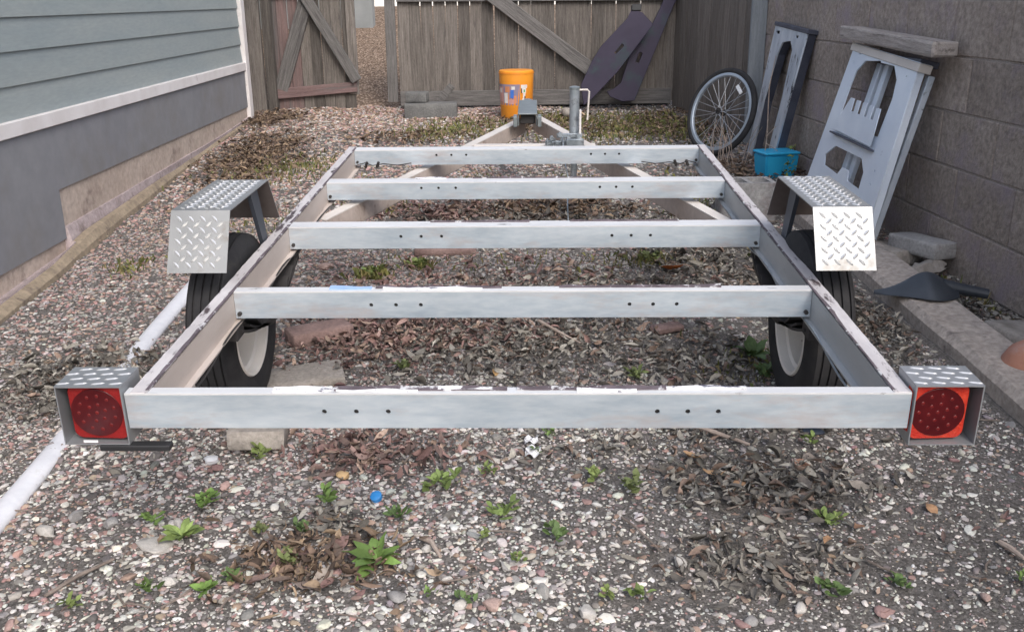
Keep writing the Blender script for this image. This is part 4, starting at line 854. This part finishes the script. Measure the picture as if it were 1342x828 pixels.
def pebbles(name, x0, x1, y0, y1, per_m2, smin, smax, sub, expo=2.2, gate=True):
    n = int((x1 - x0) * (y1 - y0) * per_m2); x = RNG.uniform(x0, x1, n); y = RNG.uniform(y0, y1, n)
    keep = inside(x, y)
    # only what the lens can see, with a generous margin
    keep &= np.abs(x - .03) < (y + 1.76) * .62 + .22
    if gate: keep &= RNG.random(n) < gravel_density(x, y)
    x = x[keep]; y = y[keep]; n = len(x)
    s = smin + (smax - smin) * RNG.random(n) ** expo
    bv, bf = ico(sub); nb = len(bv)
    sc = np.stack([s * RNG.uniform(1.0, 1.65, n), s * RNG.uniform(.75, 1.15, n), s * RNG.uniform(.34, .66, n)], 1)
    P = np.repeat(bv[None], n, 0) * (1 + RNG.normal(0, .07, (n, nb))[:, :, None])
    for _k in range(5):                                   # broken faces: cut the ball with random planes
        nv = RNG.normal(0, 1, (n, 3)); nv /= np.linalg.norm(nv, axis=1, keepdims=True); d_ = RNG.uniform(.48, .85, (n, 1)); over = np.clip((P * nv[:, None, :]).sum(-1) - d_, 0, None); P = P - over[..., None] * nv[:, None, :]
    P = P * sc[:, None, :]
    # random tilt and turn
    tx = RNG.normal(0, .3, n); a = RNG.uniform(0, 2 * np.pi, n)
    c, s_ = np.cos(tx)[:, None], np.sin(tx)[:, None]; yy = P[:, :, 1] * c - P[:, :, 2] * s_; zz = P[:, :, 1] * s_ + P[:, :, 2] * c
    c, s_ = np.cos(a)[:, None], np.sin(a)[:, None]; xx = P[:, :, 0] * c - yy * s_; yy = P[:, :, 0] * s_ + yy * c
    z0 = gz(x, y) + sc[:, 2] * RNG.uniform(.0, .7, n)
    Vv = np.stack([xx + x[:, None], yy + y[:, None], zz + z0[:, None]], -1).reshape(-1, 3)
    Ff = (bf[None] + (np.arange(n) * nb)[:, None, None]).reshape(-1, 3)
    col = np.repeat(pebble_colors(x, y, n), nb, 0)
    o = link(name, np_mesh(name, Vv, Ff, col, False), M['pebble']); o['kind'] = 'stuff'; return o
pebbles('gravel', -2.0, 1.5, -.35, .65, 4600, .0043, .0088, 2, 1.6)
pebbles('gravel', -2.0, 1.5, .65, 1.25, 4600, .0043, .0088, 1, 1.6)
pebbles('gravel', -2.0, 1.5, -.35, 1.25, 6200, .0027, .0044, 1, 1.0)
pebbles('gravel', -2.0, 1.5, -.35, 1.25, 190, .009, .016, 2, 2.2)
pebbles('gravel', -2.1, 1.8, 1.25, 3.2, 5800, .0040, .0105, 1, 2.0)
pebbles('gravel', -2.4, 1.8, 3.2, 6.6, 2500, .0065, .0140, 1, 1.7)
pebbles('grit', -2.0, 1.5, -.35, 1.25, 3800, .0017, .0034, 1, 1.0, False)

LCOL = dict(grey=[(.21, .195, .172), (.28, .262, .235), (.15, .138, .124), (.34, .32, .285), (.22, .16, .13), (.12, .11, .10)], brown=[(.20, .145, .105), (.15, .105, .08), (.27, .20, .14), (.12, .09, .075)], red=[(.23, .145, .13), (.17, .105, .10), (.29, .20, .18), (.33, .245, .20), (.14, .10, .09)])
def leaf_geo(n, L_, Wd, curl, rng=RNG, fold=.25):
    """n curled ovate leaves, 5x3 grid each, returned as (n,15,3) and faces"""
    t = np.linspace(0, 1, 5); prof = np.array([.04, .75, 1.0, .72, .03]); s = np.array([-1, 0, 1.])
    T, Sg = np.meshgrid(t, s, indexing='ij'); Wp = np.repeat(prof, 3).reshape(5, 3)
    x = (T - .5)[None] * L_[:, None, None]; y = (Sg * Wp * .5)[None] * Wd[:, None, None]
    ang = (T - .5)[None] * curl[:, None, None]; R = L_[:, None, None] / np.where(np.abs(curl) < .05, .05, curl)[:, None, None]
    xx = R * np.sin(ang); zz = R * (1 - np.cos(ang)); zz = zz + np.abs(Sg * Wp)[None] * Wd[:, None, None] * fold * rng.uniform(-.6, 1.3, (n, 1, 1)) + rng.normal(0, .04, (n, 5, 3)) * Wd[:, None, None]
    V = np.stack([xx, y + rng.normal(0, .04, (n, 5, 3)) * Wd[:, None, None], zz], -1).reshape(n, 15, 3)
    F = np.array([[i * 3 + j, (i + 1) * 3 + j, (i + 1) * 3 + j + 1, i * 3 + j + 1] for i in range(4) for j in range(2)]); return V, F
def rot_place(V, yaw, pitch, roll, pos):
    c, s = np.cos(roll)[:, None], np.sin(roll)[:, None]; x, y, z = V[..., 0], V[..., 1], V[..., 2]; y, z = y * c - z * s, y * s + z * c
    c, s = np.cos(pitch)[:, None], np.sin(pitch)[:, None]; x, z = x * c - z * s, x * s + z * c
    c, s = np.cos(yaw)[:, None], np.sin(yaw)[:, None]; x, y = x * c - y * s, x * s + y * c
    return np.stack([x, y, z], -1) + pos[:, None, :]
allV, allC, nn = [], [], 0
for c, r, a, pal in LIT:
    area = math.pi * r[0] * r[1] * 2.2; cnt = int(area * 2700 * a * (1.0 if c[1] < 2 else .55))
    x = RNG.normal(c[0], r[0] * .64, cnt); y = RNG.normal(c[1], r[1] * .64, cnt)
    k = inside(x, y) | ((x > 1.6) & (x < 1.93 - .076 * y)); k &= RNG.random(cnt) < np.clip(ell(x, y, c, r, .9) + .12, 0, 1); x, y = x[k], y[k]; n = len(x)
    L_ = (.014 + .048 * RNG.random(n) ** 1.6) * (1 if c[1] < 2 else 1.2); V_, LF = leaf_geo(n, L_, L_ * RNG.uniform(.12, .42, n), RNG.normal(0, 2.3, n), fold=.6)
    zz = gz(x, y) + RNG.uniform(.004, .020, n) * (1 + .5 * a)
    allV.append(rot_place(V_, RNG.uniform(0, 6.28, n), RNG.normal(0, .35, n), RNG.normal(0, .6, n), np.stack([x, y, zz], 1)))
    p = np.array(LCOL[pal]); allC.append(np.repeat(p[RNG.integers(0, len(p), n)] * (1 + RNG.normal(0, .22, (n, 1))), 15, 0)); nn += n
# scattered everywhere
cnt = 3600; x = RNG.uniform(-2.2, 1.8, cnt); y = RNG.uniform(-.3, 6.3, cnt); k = inside(x, y); x, y = x[k], y[k]; n = len(x); L_ = RNG.uniform(.010, .034, n)
V_, LF = leaf_geo(n, L_, L_ * RNG.uniform(.2, .5, n), RNG.normal(0, 1.4, n)); allV.append(rot_place(V_, RNG.uniform(0, 6.28, n), RNG.normal(0, .3, n), RNG.normal(0, .5, n), np.stack([x, y, gz(x, y) + .012], 1)))
p = np.array(LCOL['grey'] + LCOL['red']); allC.append(np.repeat(p[RNG.integers(0, len(p), n)] * (1 + RNG.normal(0, .2, (n, 1))), 15, 0)); nn += n
Vv = np.concatenate(allV).reshape(-1, 3); Ff = (LF[None] + (np.arange(nn) * 15)[:, None, None]).reshape(-1, 4)
tag(link('leaf_litter', np_mesh('leaf_litter', Vv, Ff, np.clip(np.concatenate(allC), .02, .8)), M['leafm']), kind='stuff')

# twigs
bm = bmesh.new()
for i in range(260):
    x = random.uniform(-1.6, 1.5); y = random.uniform(-.3, 4.5)
    if not bool(inside(np.array([x]), np.array([y]))[0]): continue
    a = random.uniform(0, 6.28); L_ = random.uniform(.03, .10); p = [Vector((x + math.cos(a) * L_ * t + random.uniform(-.004, .004), y + math.sin(a) * L_ * t + random.uniform(-.004, .004), 0)) for t in (-.5, 0, .5)]
    for q_ in p: q_.z = g1(q_.x, q_.y) + random.uniform(.006, .016)
    tube(bm, p, [random.uniform(.0012, .003)] * 3, 5)
tag(link('twigs', bm_mesh(bm, 'twigs', 60), M['twig']), kind='stuff')

# mossy grass at the back and here and there
def tufts(name, zones, col):
    Vs, Cs, n0 = [], [], 0
    for (cx_, cy_, rx_, ry_, cnt, h) in zones:
        x = RNG.normal(cx_, rx_ * .6, cnt); y = RNG.normal(cy_, ry_ * .6, cnt); k = inside(x, y); x, y = x[k], y[k]; n = len(x)
        hh = h * RNG.uniform(.5, 1.3, n); a = RNG.uniform(0, 6.28, n); lean = RNG.uniform(.1, .9, n); wd = hh * RNG.uniform(.12, .30, n); dx, dy = np.cos(a), np.sin(a); z = gz(x, y)
        P = np.zeros((n, 4, 3)); P[:, 0] = np.stack([x - dy * wd * .5, y + dx * wd * .5, z], 1); P[:, 1] = np.stack([x + dy * wd * .5, y - dx * wd * .5, z], 1)
        P[:, 2] = np.stack([x + dx * hh * lean * .5 + dy * wd * .5, y + dy * hh * lean * .5 - dx * wd * .5, z + hh * .75], 1); P[:, 3] = np.stack([x + dx * hh * lean, y + dy * hh * lean, z + hh * (1 - lean * .4)], 1)
        c = np.array(col)[RNG.integers(0, len(col), n)] * (1 + RNG.normal(0, .2, (n, 1))); Vs.append(P); Cs.append(np.repeat(c, 4, 0)); n0 += n
    F = (np.array([[0, 1, 2, 3]])[None] + (np.arange(n0) * 4)[:, None, None]).reshape(-1, 4)
    tag(link(name, np_mesh(name, np.concatenate(Vs).reshape(-1, 3), F, np.clip(np.concatenate(Cs), .01, .6), False), M['green']), kind='stuff')
GC = [(.12, .13, .04), (.17, .165, .055), (.09, .105, .035), (.20, .165, .075)]
tufts('mossy_grass', [(.5, 5.2, .5, .35, 420, .04), (.95, 5.7, .3, .35, 420, .045), (-.5, 5.4, .35, .25, 380, .04), (-1.45, 4.3, .3, .3, 260, .035), (.3, 3.75, .5, .2, 260, .035), (-.6, 3.75, .2, .15, 120, .035), (.5, 2.3, .25, .12, 120, .03), (.75, 1.2, .12, .16, 90, .035), (-.1, 2.3, .5, .12, 90, .03), (-1.55, 4.1, .35, .35, 520, .03), (-.35, 5.75, .5, .2, 420, .03), (-.7, 5.2, .25, .2, 160, .03), (.75, 5.5, .45, .45, 650, .035), (1.15, 5.2, .2, .4, 260, .04), (.35, 5.9, .3, .25, 400, .04), (-.8, 3.25, .15, .12, 200, .03), (-.1, 3.7, .8, .3, 300, .03), (-1.75, 2.25, .08, .1, 120, .03), (-1.42, 2.3, .1, .1, 120, .03), (-1.35, 2.9, .3, .3, 130, .03), (.9, 3.2, .12, .5, 250, .04), (-.47, 2.25, .05, .05, 90, .035), (-.65, 2.13, .06, .06, 110, .045), (.55, 2.29, .08, .06, 110, .035), (1.48, 1.5, .05, .12, 50, .035), (1.75, 1.75, .05, .3, 90, .04), (1.1, 2.7, .08, .3, 120, .05)], GC)

ANCH = [('the rosette weed', -.322, .102), ('the blue bottle cap', -.366, .38), ('the paper scraps', .03, .63), ('the orange tan stone', -.475, .494), ('the propped paver', -.755, .66), ('the large flat pale stone', -.86, .178), ('the upright oval stone', .366, .128), ('the white angular stone', -.848, .569),
        ('the big grey leaf pile', .64, .44), ('the left tail light', -.86, .45), ('the right tail light', .86, .55), ('the left wheel', -.86, 1.1), ('the right wheel', .86, 1.1), ('the pale forked stick', .53, .71), ('the drain pipe', -1.30, .3), ('the reddish inside brick', -.735, 1.44), ('the red brick fragment', .515, 1.52), ('the bright orange leaf', .615, 2.134), ('the pale splintered stick', 1.125, .165), ('the left tyre paver', -.715, 1.09)]
_used = set()
def where(x, y):
    """phrase that places a small thing beside the nearest landmark, each used once"""
    for nm, ax, ay in sorted(ANCH, key=lambda a: math.hypot(a[1] - x, a[2] - y)):
        dx, dy = x - ax, y - ay; d = math.hypot(dx, dy); side = 'right of' if dx > 0 else 'left of'; dep = 'behind' if dy > 0 else 'in front of'
        ang = abs(math.degrees(math.atan2(dy, dx))) % 180
        rel = side if (ang < 25 or ang > 155) else dep if 65 < ang < 115 else ('behind and to the ' if dy > 0 else 'in front and to the ') + side
        ph = ('just ' if d < .12 else 'far ' if d > .35 else '') + rel + ' ' + nm
        if ph not in _used: _used.add(ph); return ph
    return 'on the gravel'
# individual weeds
def weed(x, y, r, kind, label, group=None, tone=None):
    n = {'broad': 17, 'small': 16, 'tall': 30}[kind] if kind != 'small' else max(14, int(r * 640))
    if kind == 'broad':
        L_ = RNG.uniform(.55, 1.0, n) * r; V_, F_ = leaf_geo(n, L_, L_ * RNG.uniform(.34, .5, n), RNG.normal(-.7, .2, n), fold=.15); V_[..., 0] += (L_ * .5)[:, None]
        yaw = np.arange(n) * 2.4 + RNG.normal(0, .25, n); pit = RNG.uniform(.10, .70, n); pos = np.tile([0, 0, .016], (n, 1))
    elif kind == 'tall':
        L_ = RNG.uniform(.25, .45, n) * r; V_, F_ = leaf_geo(n, L_, L_ * RNG.uniform(.3, .45, n), RNG.normal(-.6, .3, n)); V_[..., 0] += (L_ * .5)[:, None]
        yaw = RNG.uniform(0, 6.28, n); pit = RNG.uniform(.0, 1.0, n); pos = np.stack([RNG.normal(0, r * .16, n), RNG.normal(0, r * .12, n), RNG.uniform(0, r * 2.0, n)], 1)
    else:
        L_ = RNG.uniform(.45, .85, n) * min(r, .038) ; V_, F_ = leaf_geo(n, L_, L_ * RNG.uniform(.4, .75, n), RNG.normal(-.4, .3, n), fold=.15); V_[..., 0] += (L_ * .5)[:, None]
        yaw = RNG.uniform(0, 6.28, n); pit = RNG.uniform(.1, .95, n); k = RNG.integers(0, max(1, int(r / .012)), n); ca = k * 2.4; cr = r * .62 * np.sqrt((k + .2) / max(1, r / .012))
        pos = np.stack([cr * np.cos(ca) + RNG.normal(0, .005, n), cr * np.sin(ca) + RNG.normal(0, .005, n), RNG.uniform(.008, .026, n)], 1)
    P = rot_place(V_, yaw, pit, RNG.normal(0, .3, n), pos); F2 = (F_[None] + (np.arange(n) * 15)[:, None, None]).reshape(-1, 4)
    base = np.array(tone or random.choice([(.13, .20, .06), (.17, .23, .075), (.10, .155, .055), (.19, .24, .08), (.15, .18, .07)])); C = np.repeat(np.clip(base * (1 + RNG.normal(0, .22, (n, 1))), .01, .5), 15, 0)
    o = link('weed', np_mesh('weed', P.reshape(-1, 3), F2, C), M['green'], None, (x, y, g1(x, y) + .004)); return tag(o, label, 'weed', group)
W_ = [(-.794, .35, .051), (-.799, .196, .049), (-.679, -.008, .036), (-.726, .598, .055), (-.489, .369, .036), (-.322, .102, .081), (-.195, .442, .071), (-.046, .302, .054), (.087, .207, .03), (.193, .48, .029), (.276, .407, .048), (.731, .272, .028), (.683, .013, .032), (.831, .04, .026), (-.811, .009, .026), (-.953, -.048, .022), (-.895, .256, .024), (-.525, .115, .037), (-.001, .103, .021), (-.623, .219, .023), (.77, 1.276, .075), (.772, 1.112, .056), (.36, 1.113, .04), (-.393, 1.145, .035), (-.466, 2.249, .054), (-.648, 2.129, .072), (.552, 2.288, .068), (.768, .273, .02), (-.526, .235, .027), (-.632, .031, .025), (-.113, -.042, .02), (.196, -.02, .021), (.259, -.01, .024), (-.088, .487, .025), (.077, .707, .022), (-.092, .191, .018), (-.303, .284, .027), (.033, .599, .017), (.793, .642, .022), (1.509, 1.459, .03), (-.196, -.018, .014), (1.086, .042, .019)]
SPECIAL = {0: ('small', 'bright green leafy weed in the pale gravel below the left tail light'), 1: ('broad', 'broad leaved weed beside the large pale flat stone on the left'), 3: ('small', 'leafy weed growing at the end of the propped paver'), 5: ('broad', 'green rosette weed with pointed leaves in the front leaf pile'), 6: ('small', 'wide patch of dark green weed below the middle of the rear crossbar'), 7: ('small', 'upright green weed right of centre in the front gravel'), 20: ('broad', 'green weed in the dark soil beside the right wheel'), 21: ('small', 'green weed just in front of the one beside the right wheel'), 2: ('broad', 'star shaped yellow green weed near the front left corner'), 10: ('small', 'leafy weed at the left edge of the big grey leaf pile'), 25: ('small', 'grassy weed behind the second crossbar on the left')}
for i, (x, y, r) in enumerate(W_):
    if i in SPECIAL: weed(x, y, r * (1.15 if SPECIAL[i][0] == 'broad' else 1.0), SPECIAL[i][0], SPECIAL[i][1], None, (.15, .24, .065) if i in (0, 2, 5) else None)
    else: weed(x, y, r * 1.25, 'small', 'small green weed ' + where(x, y), 'small green weeds in the gravel')
weed(1.50, 3.74, .10, 'tall', 'tall leafy weed in front of the blue box', None, (.13, .17, .04))
# dry stalks by the bicycle wheel
bm = bmesh.new()
for k in range(16):
    x0 = 1.22 + random.uniform(-.1, .12); y0 = 4.25 + random.uniform(-.1, .15); h = random.uniform(.18, .42); l = random.uniform(-.12, .12); tube(bm, [(x0, y0, g1(x0, y0)), (x0 + l * .4, y0 + .02, g1(x0, y0) + h * .6), (x0 + l, y0 + .03, g1(x0, y0) + h)], [.0022, .0018, .001], 5)
tag(link('dry_stalks', bm_mesh(bm, 'dry_stalks', 60), M['twigpale']), 'dry straw coloured stalks standing through the bicycle wheel', 'dry plant')
bm = bmesh.new(); tube(bm, [(1.40, 3.95, .2), (1.41, 3.95, .45), (1.405, 3.96, .72), (1.43, 3.96, .9)], [.004, .0035, .003, .0015], 6); tube(bm, [(1.407, 3.955, .40), (1.47, 3.93, .36), (1.52, 3.9, .30)], .002, 5); tube(bm, [(1.41, 3.955, .44), (1.46, 3.95, .50)], .002, 5)
tag(link('dry_weed', bm_mesh(bm, 'dry_weed', 60), M['twigpale']), 'thin dry stem standing between the metal frame and the blue box', 'dry plant')

# stones picked out one by one
def stone(x, y, r, flat, m, label, group=None, sub=2):
    bm = bmesh.new(); bmesh.ops.create_icosphere(bm, subdivisions=sub, radius=1); a = random.uniform(0, 6.28); s = (r * random.uniform(.95, 1.1), r * random.uniform(.6, .8), r * flat); ph = [random.uniform(0, 6) for _ in range(3)]; cuts = [(Vector((random.gauss(0, 1), random.gauss(0, 1), random.gauss(0, .6))).normalized(), random.uniform(.6, .85)) for _ in range(5)]
    for v in bm.verts:
        k = 1 + .10 * math.sin(v.co.x * 3 + ph[0]) + .09 * math.sin(v.co.y * 4 + ph[1]) + .06 * math.sin(v.co.z * 5 + ph[2]) + random.uniform(-.05, .05)
        for nv, dd in cuts: v.co -= nv * max(0, v.co.dot(nv) - dd)
        v.co = Vector((v.co.x * s[0], v.co.y * s[1], v.co.z * s[2])) * k
    return tag(link('stone', bm_mesh(bm, 'stone', 40), m, None, (x, y, g1(x, y) + r * flat * .45 + .003), (random.uniform(-.1, .1), random.uniform(-.1, .1), a)), label, 'stone', group)
mw = mat('pale_stone', (.42, .40, .375), (.55, .52, .49), 40, .85, bump=.3, bscale=90, fine=.3); mb = mat('white_stone', (.62, .63, .66), (.72, .73, .76), 30, .7, bump=.3); mtn = mat('tan_stone', (.46, .30, .15), (.56, .39, .21), 30, .7, bump=.2); mgr = mat('grey_stone', (.22, .21, .21), (.32, .31, .305), 30, .85, bump=.3, fine=.3); mpk = mat('pink_stone', (.36, .25, .22), (.46, .34, .30), 30, .85, bump=.3, fine=.3)
ST = [(-.848, .569, .032, .34, mb, 'white angular stone on the gravel left of the propped paver'), (-.86, .178, .052, .17, mw, 'large flat pale stone beside the broad leaved weed on the left'), (.366, .128, .022, .6, mw, 'upright pale oval stone at the left of the front leaf pile'), (-.475, .494, .025, .4, mtn, 'smooth orange tan stone below the rear crossbar'), (-.882, 2.233, .041, .4, mpk, 'flat tan pink stone in the gravel behind the left wheel'),
      (-.056, -.042, .024, .5, mpk, 'tan pebble at the front edge of the gravel'), (-.274, .175, .019, .6, mgr, 'smooth dark grey pebble beside the rosette weed')]
for s in ST: stone(*s)
for (x, y, r) in [(-.609, .1, .017), (-.078, 1.115, .02), (.196, .223, .015), (.449, 1.084, .02), (-.481, .775, .018), (-.313, .775, .016), (-.215, .16, .016), (-.072, .132, .014), (.06, .161, .013), (.096, .192, .015), (.145, -.065, .024), (-.161, .047, .014), (-.262, -.018, .024), (-.121, -.043, .02), (.467, .389, .02), (.57, .52, .017), (.487, -.063, .017), (.599, -.025, .021), (.723, .18, .015), (-1.002, .265, .025), (-1.147, .232, .029), (-1.102, .298, .025), (-.833, .266, .02), (-.781, .044, .022), (.994, .181, .016), (.99, -.01, .017)]:
    stone(x, y, r, .5, *(lambda q: (q[0], q[1] + ' pebble ' + where(x, y)))(random.choice([(mw, 'pale'), (mw, 'pale'), (mw, 'pale'), (mgr, 'grey'), (mpk, 'pinkish')])), 'larger pebbles on the gravel')
# single fallen leaves
def leaf(x, y, r, col, label, group=None, curl=None, dz=.02):
    V_, F_ = leaf_geo(1, np.array([r * 2.0]), np.array([r * 1.15]), np.array([curl if curl is not None else random.uniform(.5, 1.6) * random.choice((1, -1))]), fold=.2); P = rot_place(V_, np.array([random.uniform(0, 6.28)]), np.array([random.uniform(-.2, .3)]), np.array([random.uniform(-.4, .4)]), np.zeros((1, 3)))
    me = np_mesh('fallen_leaf', P.reshape(-1, 3), F_, np.tile(np.array(col), (15, 1)) * (1 + RNG.normal(0, .08, (15, 1)))); return tag(link('fallen_leaf', me, M['leafm'], None, (x, y, g1(x, y) + dz)), label, 'leaf', group)
leaf(.746, .54, .034, (.36, .21, .15), 'curled pinkish brown leaf on top of the big leaf pile')
leaf(.615, 2.134, .06, (.55, .16, .045), 'bright orange leaf on the ground behind the second crossbar')
leaf(-.091, 1.126, .025, (.42, .27, .13), 'golden tan leaf just behind the rear crossbar'); leaf(-.432, .046, .034, (.34, .29, .25), 'pale grey curled leaf beside the rosette weed')
for (x, y, r) in [(.455, .559, .036), (.501, .473, .033), (.557, .426, .027), (1.005, .323, .021), (.803, .241, .022), (.718, .195, .019), (.416, .5, .026)]: leaf(x, y, r, random.choice([(.40, .24, .14), (.34, .20, .13), (.45, .29, .17)]), 'tan orange leaf ' + where(x, y), 'tan leaves in the right leaf pile')
for (x, y, r) in [(-.573, .032, .036), (-.468, .019, .026), (-.415, .006, .024), (-.426, .578, .032), (-.368, .537, .028), (-.482, .598, .03), (-.50, .13, .035), (-.54, .09, .03), (-.42, .16, .03), (-.38, .60, .03), (-.55, .62, .03), (-.46, .66, .03)]: leaf(x, y, r, random.choice([(.25, .155, .14), (.20, .13, .12), (.30, .21, .185), (.24, .19, .165)]), 'reddish brown leaf ' + where(x, y), 'reddish leaves on the left litter')
for (x, y) in [(.60, .40), (.66, .46), (.72, .42), (.58, .50), (.80, .48), (.70, .35), (.52, .36), (.64, .30), (.86, .42), (.77, .56), (.50, .08), (.58, .12), (.62, .05)]: leaf(x, y, random.uniform(.024, .036), random.choice([(.22, .19, .17), (.28, .25, .22), (.17, .15, .135)]), 'grey brown leaf ' + where(x, y), 'grey leaves in the right leaf pile')
# litter dropped by people
bm = bmesh.new(); lathe(bm, [(0, .015), (.011, .015), (.013, .012), (.013, .0001)], 20, 'Z'); tag(link('bottle_cap', bm_mesh(bm, 'bottle_cap', 40), mat('cap_blue', (.03, .22, .55), None, 5, .4), None, (-.366, .38, g1(-.366, .38) + .012), (rad(25), rad(-10), 0)), 'small blue plastic bottle cap on the gravel', 'bottle cap')
def scrap(x, y, w_, h_, rz, label, m):
    bm = bmesh.new(); bmesh.ops.create_grid(bm, x_segments=6, y_segments=5, size=.5)
    for v in bm.verts: v.co = Vector((v.co.x * w_, v.co.y * h_, .007 * math.sin(v.co.x * 9) * math.cos(v.co.y * 7) + random.uniform(0, .004)))
    r_ = bmesh.ops.extrude_face_region(bm, geom=bm.faces[:]); bmesh.ops.translate(bm, verts=[v for v in r_['geom'] if isinstance(v, bmesh.types.BMVert)], vec=(0, 0, .0012))
    tag(link('paper_scrap', bm_mesh(bm, 'paper_scrap', 60), m, None, (x, y, g1(x, y) + .017), (rad(4), 0, rad(rz))), label, 'paper')
scrap(.025, .665, .038, .03, 5, 'upper of two weathered white paper scraps in the gravel', M['label']); scrap(.03, .60, .04, .05, -8, 'lower of two weathered white paper scraps in the gravel', M['label'])
slab('plastic_piece', 'flat dark blue plastic piece behind the big leaf pile', 'plastic piece', (.824, .716, g1(.824, .716) + .008), (.055, .035, .012), mat('dark_blue_plastic', (.03, .04, .06), None, 5, .5), 12)
def stick(label, p, r, m):
    bm = bmesh.new(); tube(bm, [(x, y, g1(x, y) + z) for x, y, z in p], r, 7); tag(link('stick', bm_mesh(bm, 'stick', 50), m), label, 'stick')
stick('pale forked stick lying behind the big leaf pile', [(.43, .80, .02), (.50, .735, .026), (.56, .68, .022), (.625, .625, .018)], [.007, .007, .006, .004], M['twigpale'])
stick('thin brown twig lying in front of the paper scraps', [(.245, .285, .014), (.275, .235, .018), (.325, .155, .015)], [.003, .003, .002], M['twig'])
stick('dark stick lying on the gravel near the front left corner', [(-1.03, -.01, .012), (-.985, .05, .018), (-.93, .115, .016)], [.004, .005, .003], M['twig'])
stick('pale splintered stick by the right edge of the gravel', [(1.115, .20, .012), (1.125, .165, .016), (1.135, .125, .014)], [.006, .007, .004], M['twigpale'])
stick('bent grey branch in the soil below the middle crossbar', [(.05, 1.55, .02), (.12, 1.45, .03), (.20, 1.36, .02)], [.006, .005, .003], M['twigpale'])
stick('short brown stick left of the rosette weed', [(-.235, .20, .014), (-.205, .17, .02), (-.18, .12, .014)], [.005, .006, .004], M['twigpale'])

for nm in ('footing',):
    pass
bpy.context.view_layer.update()
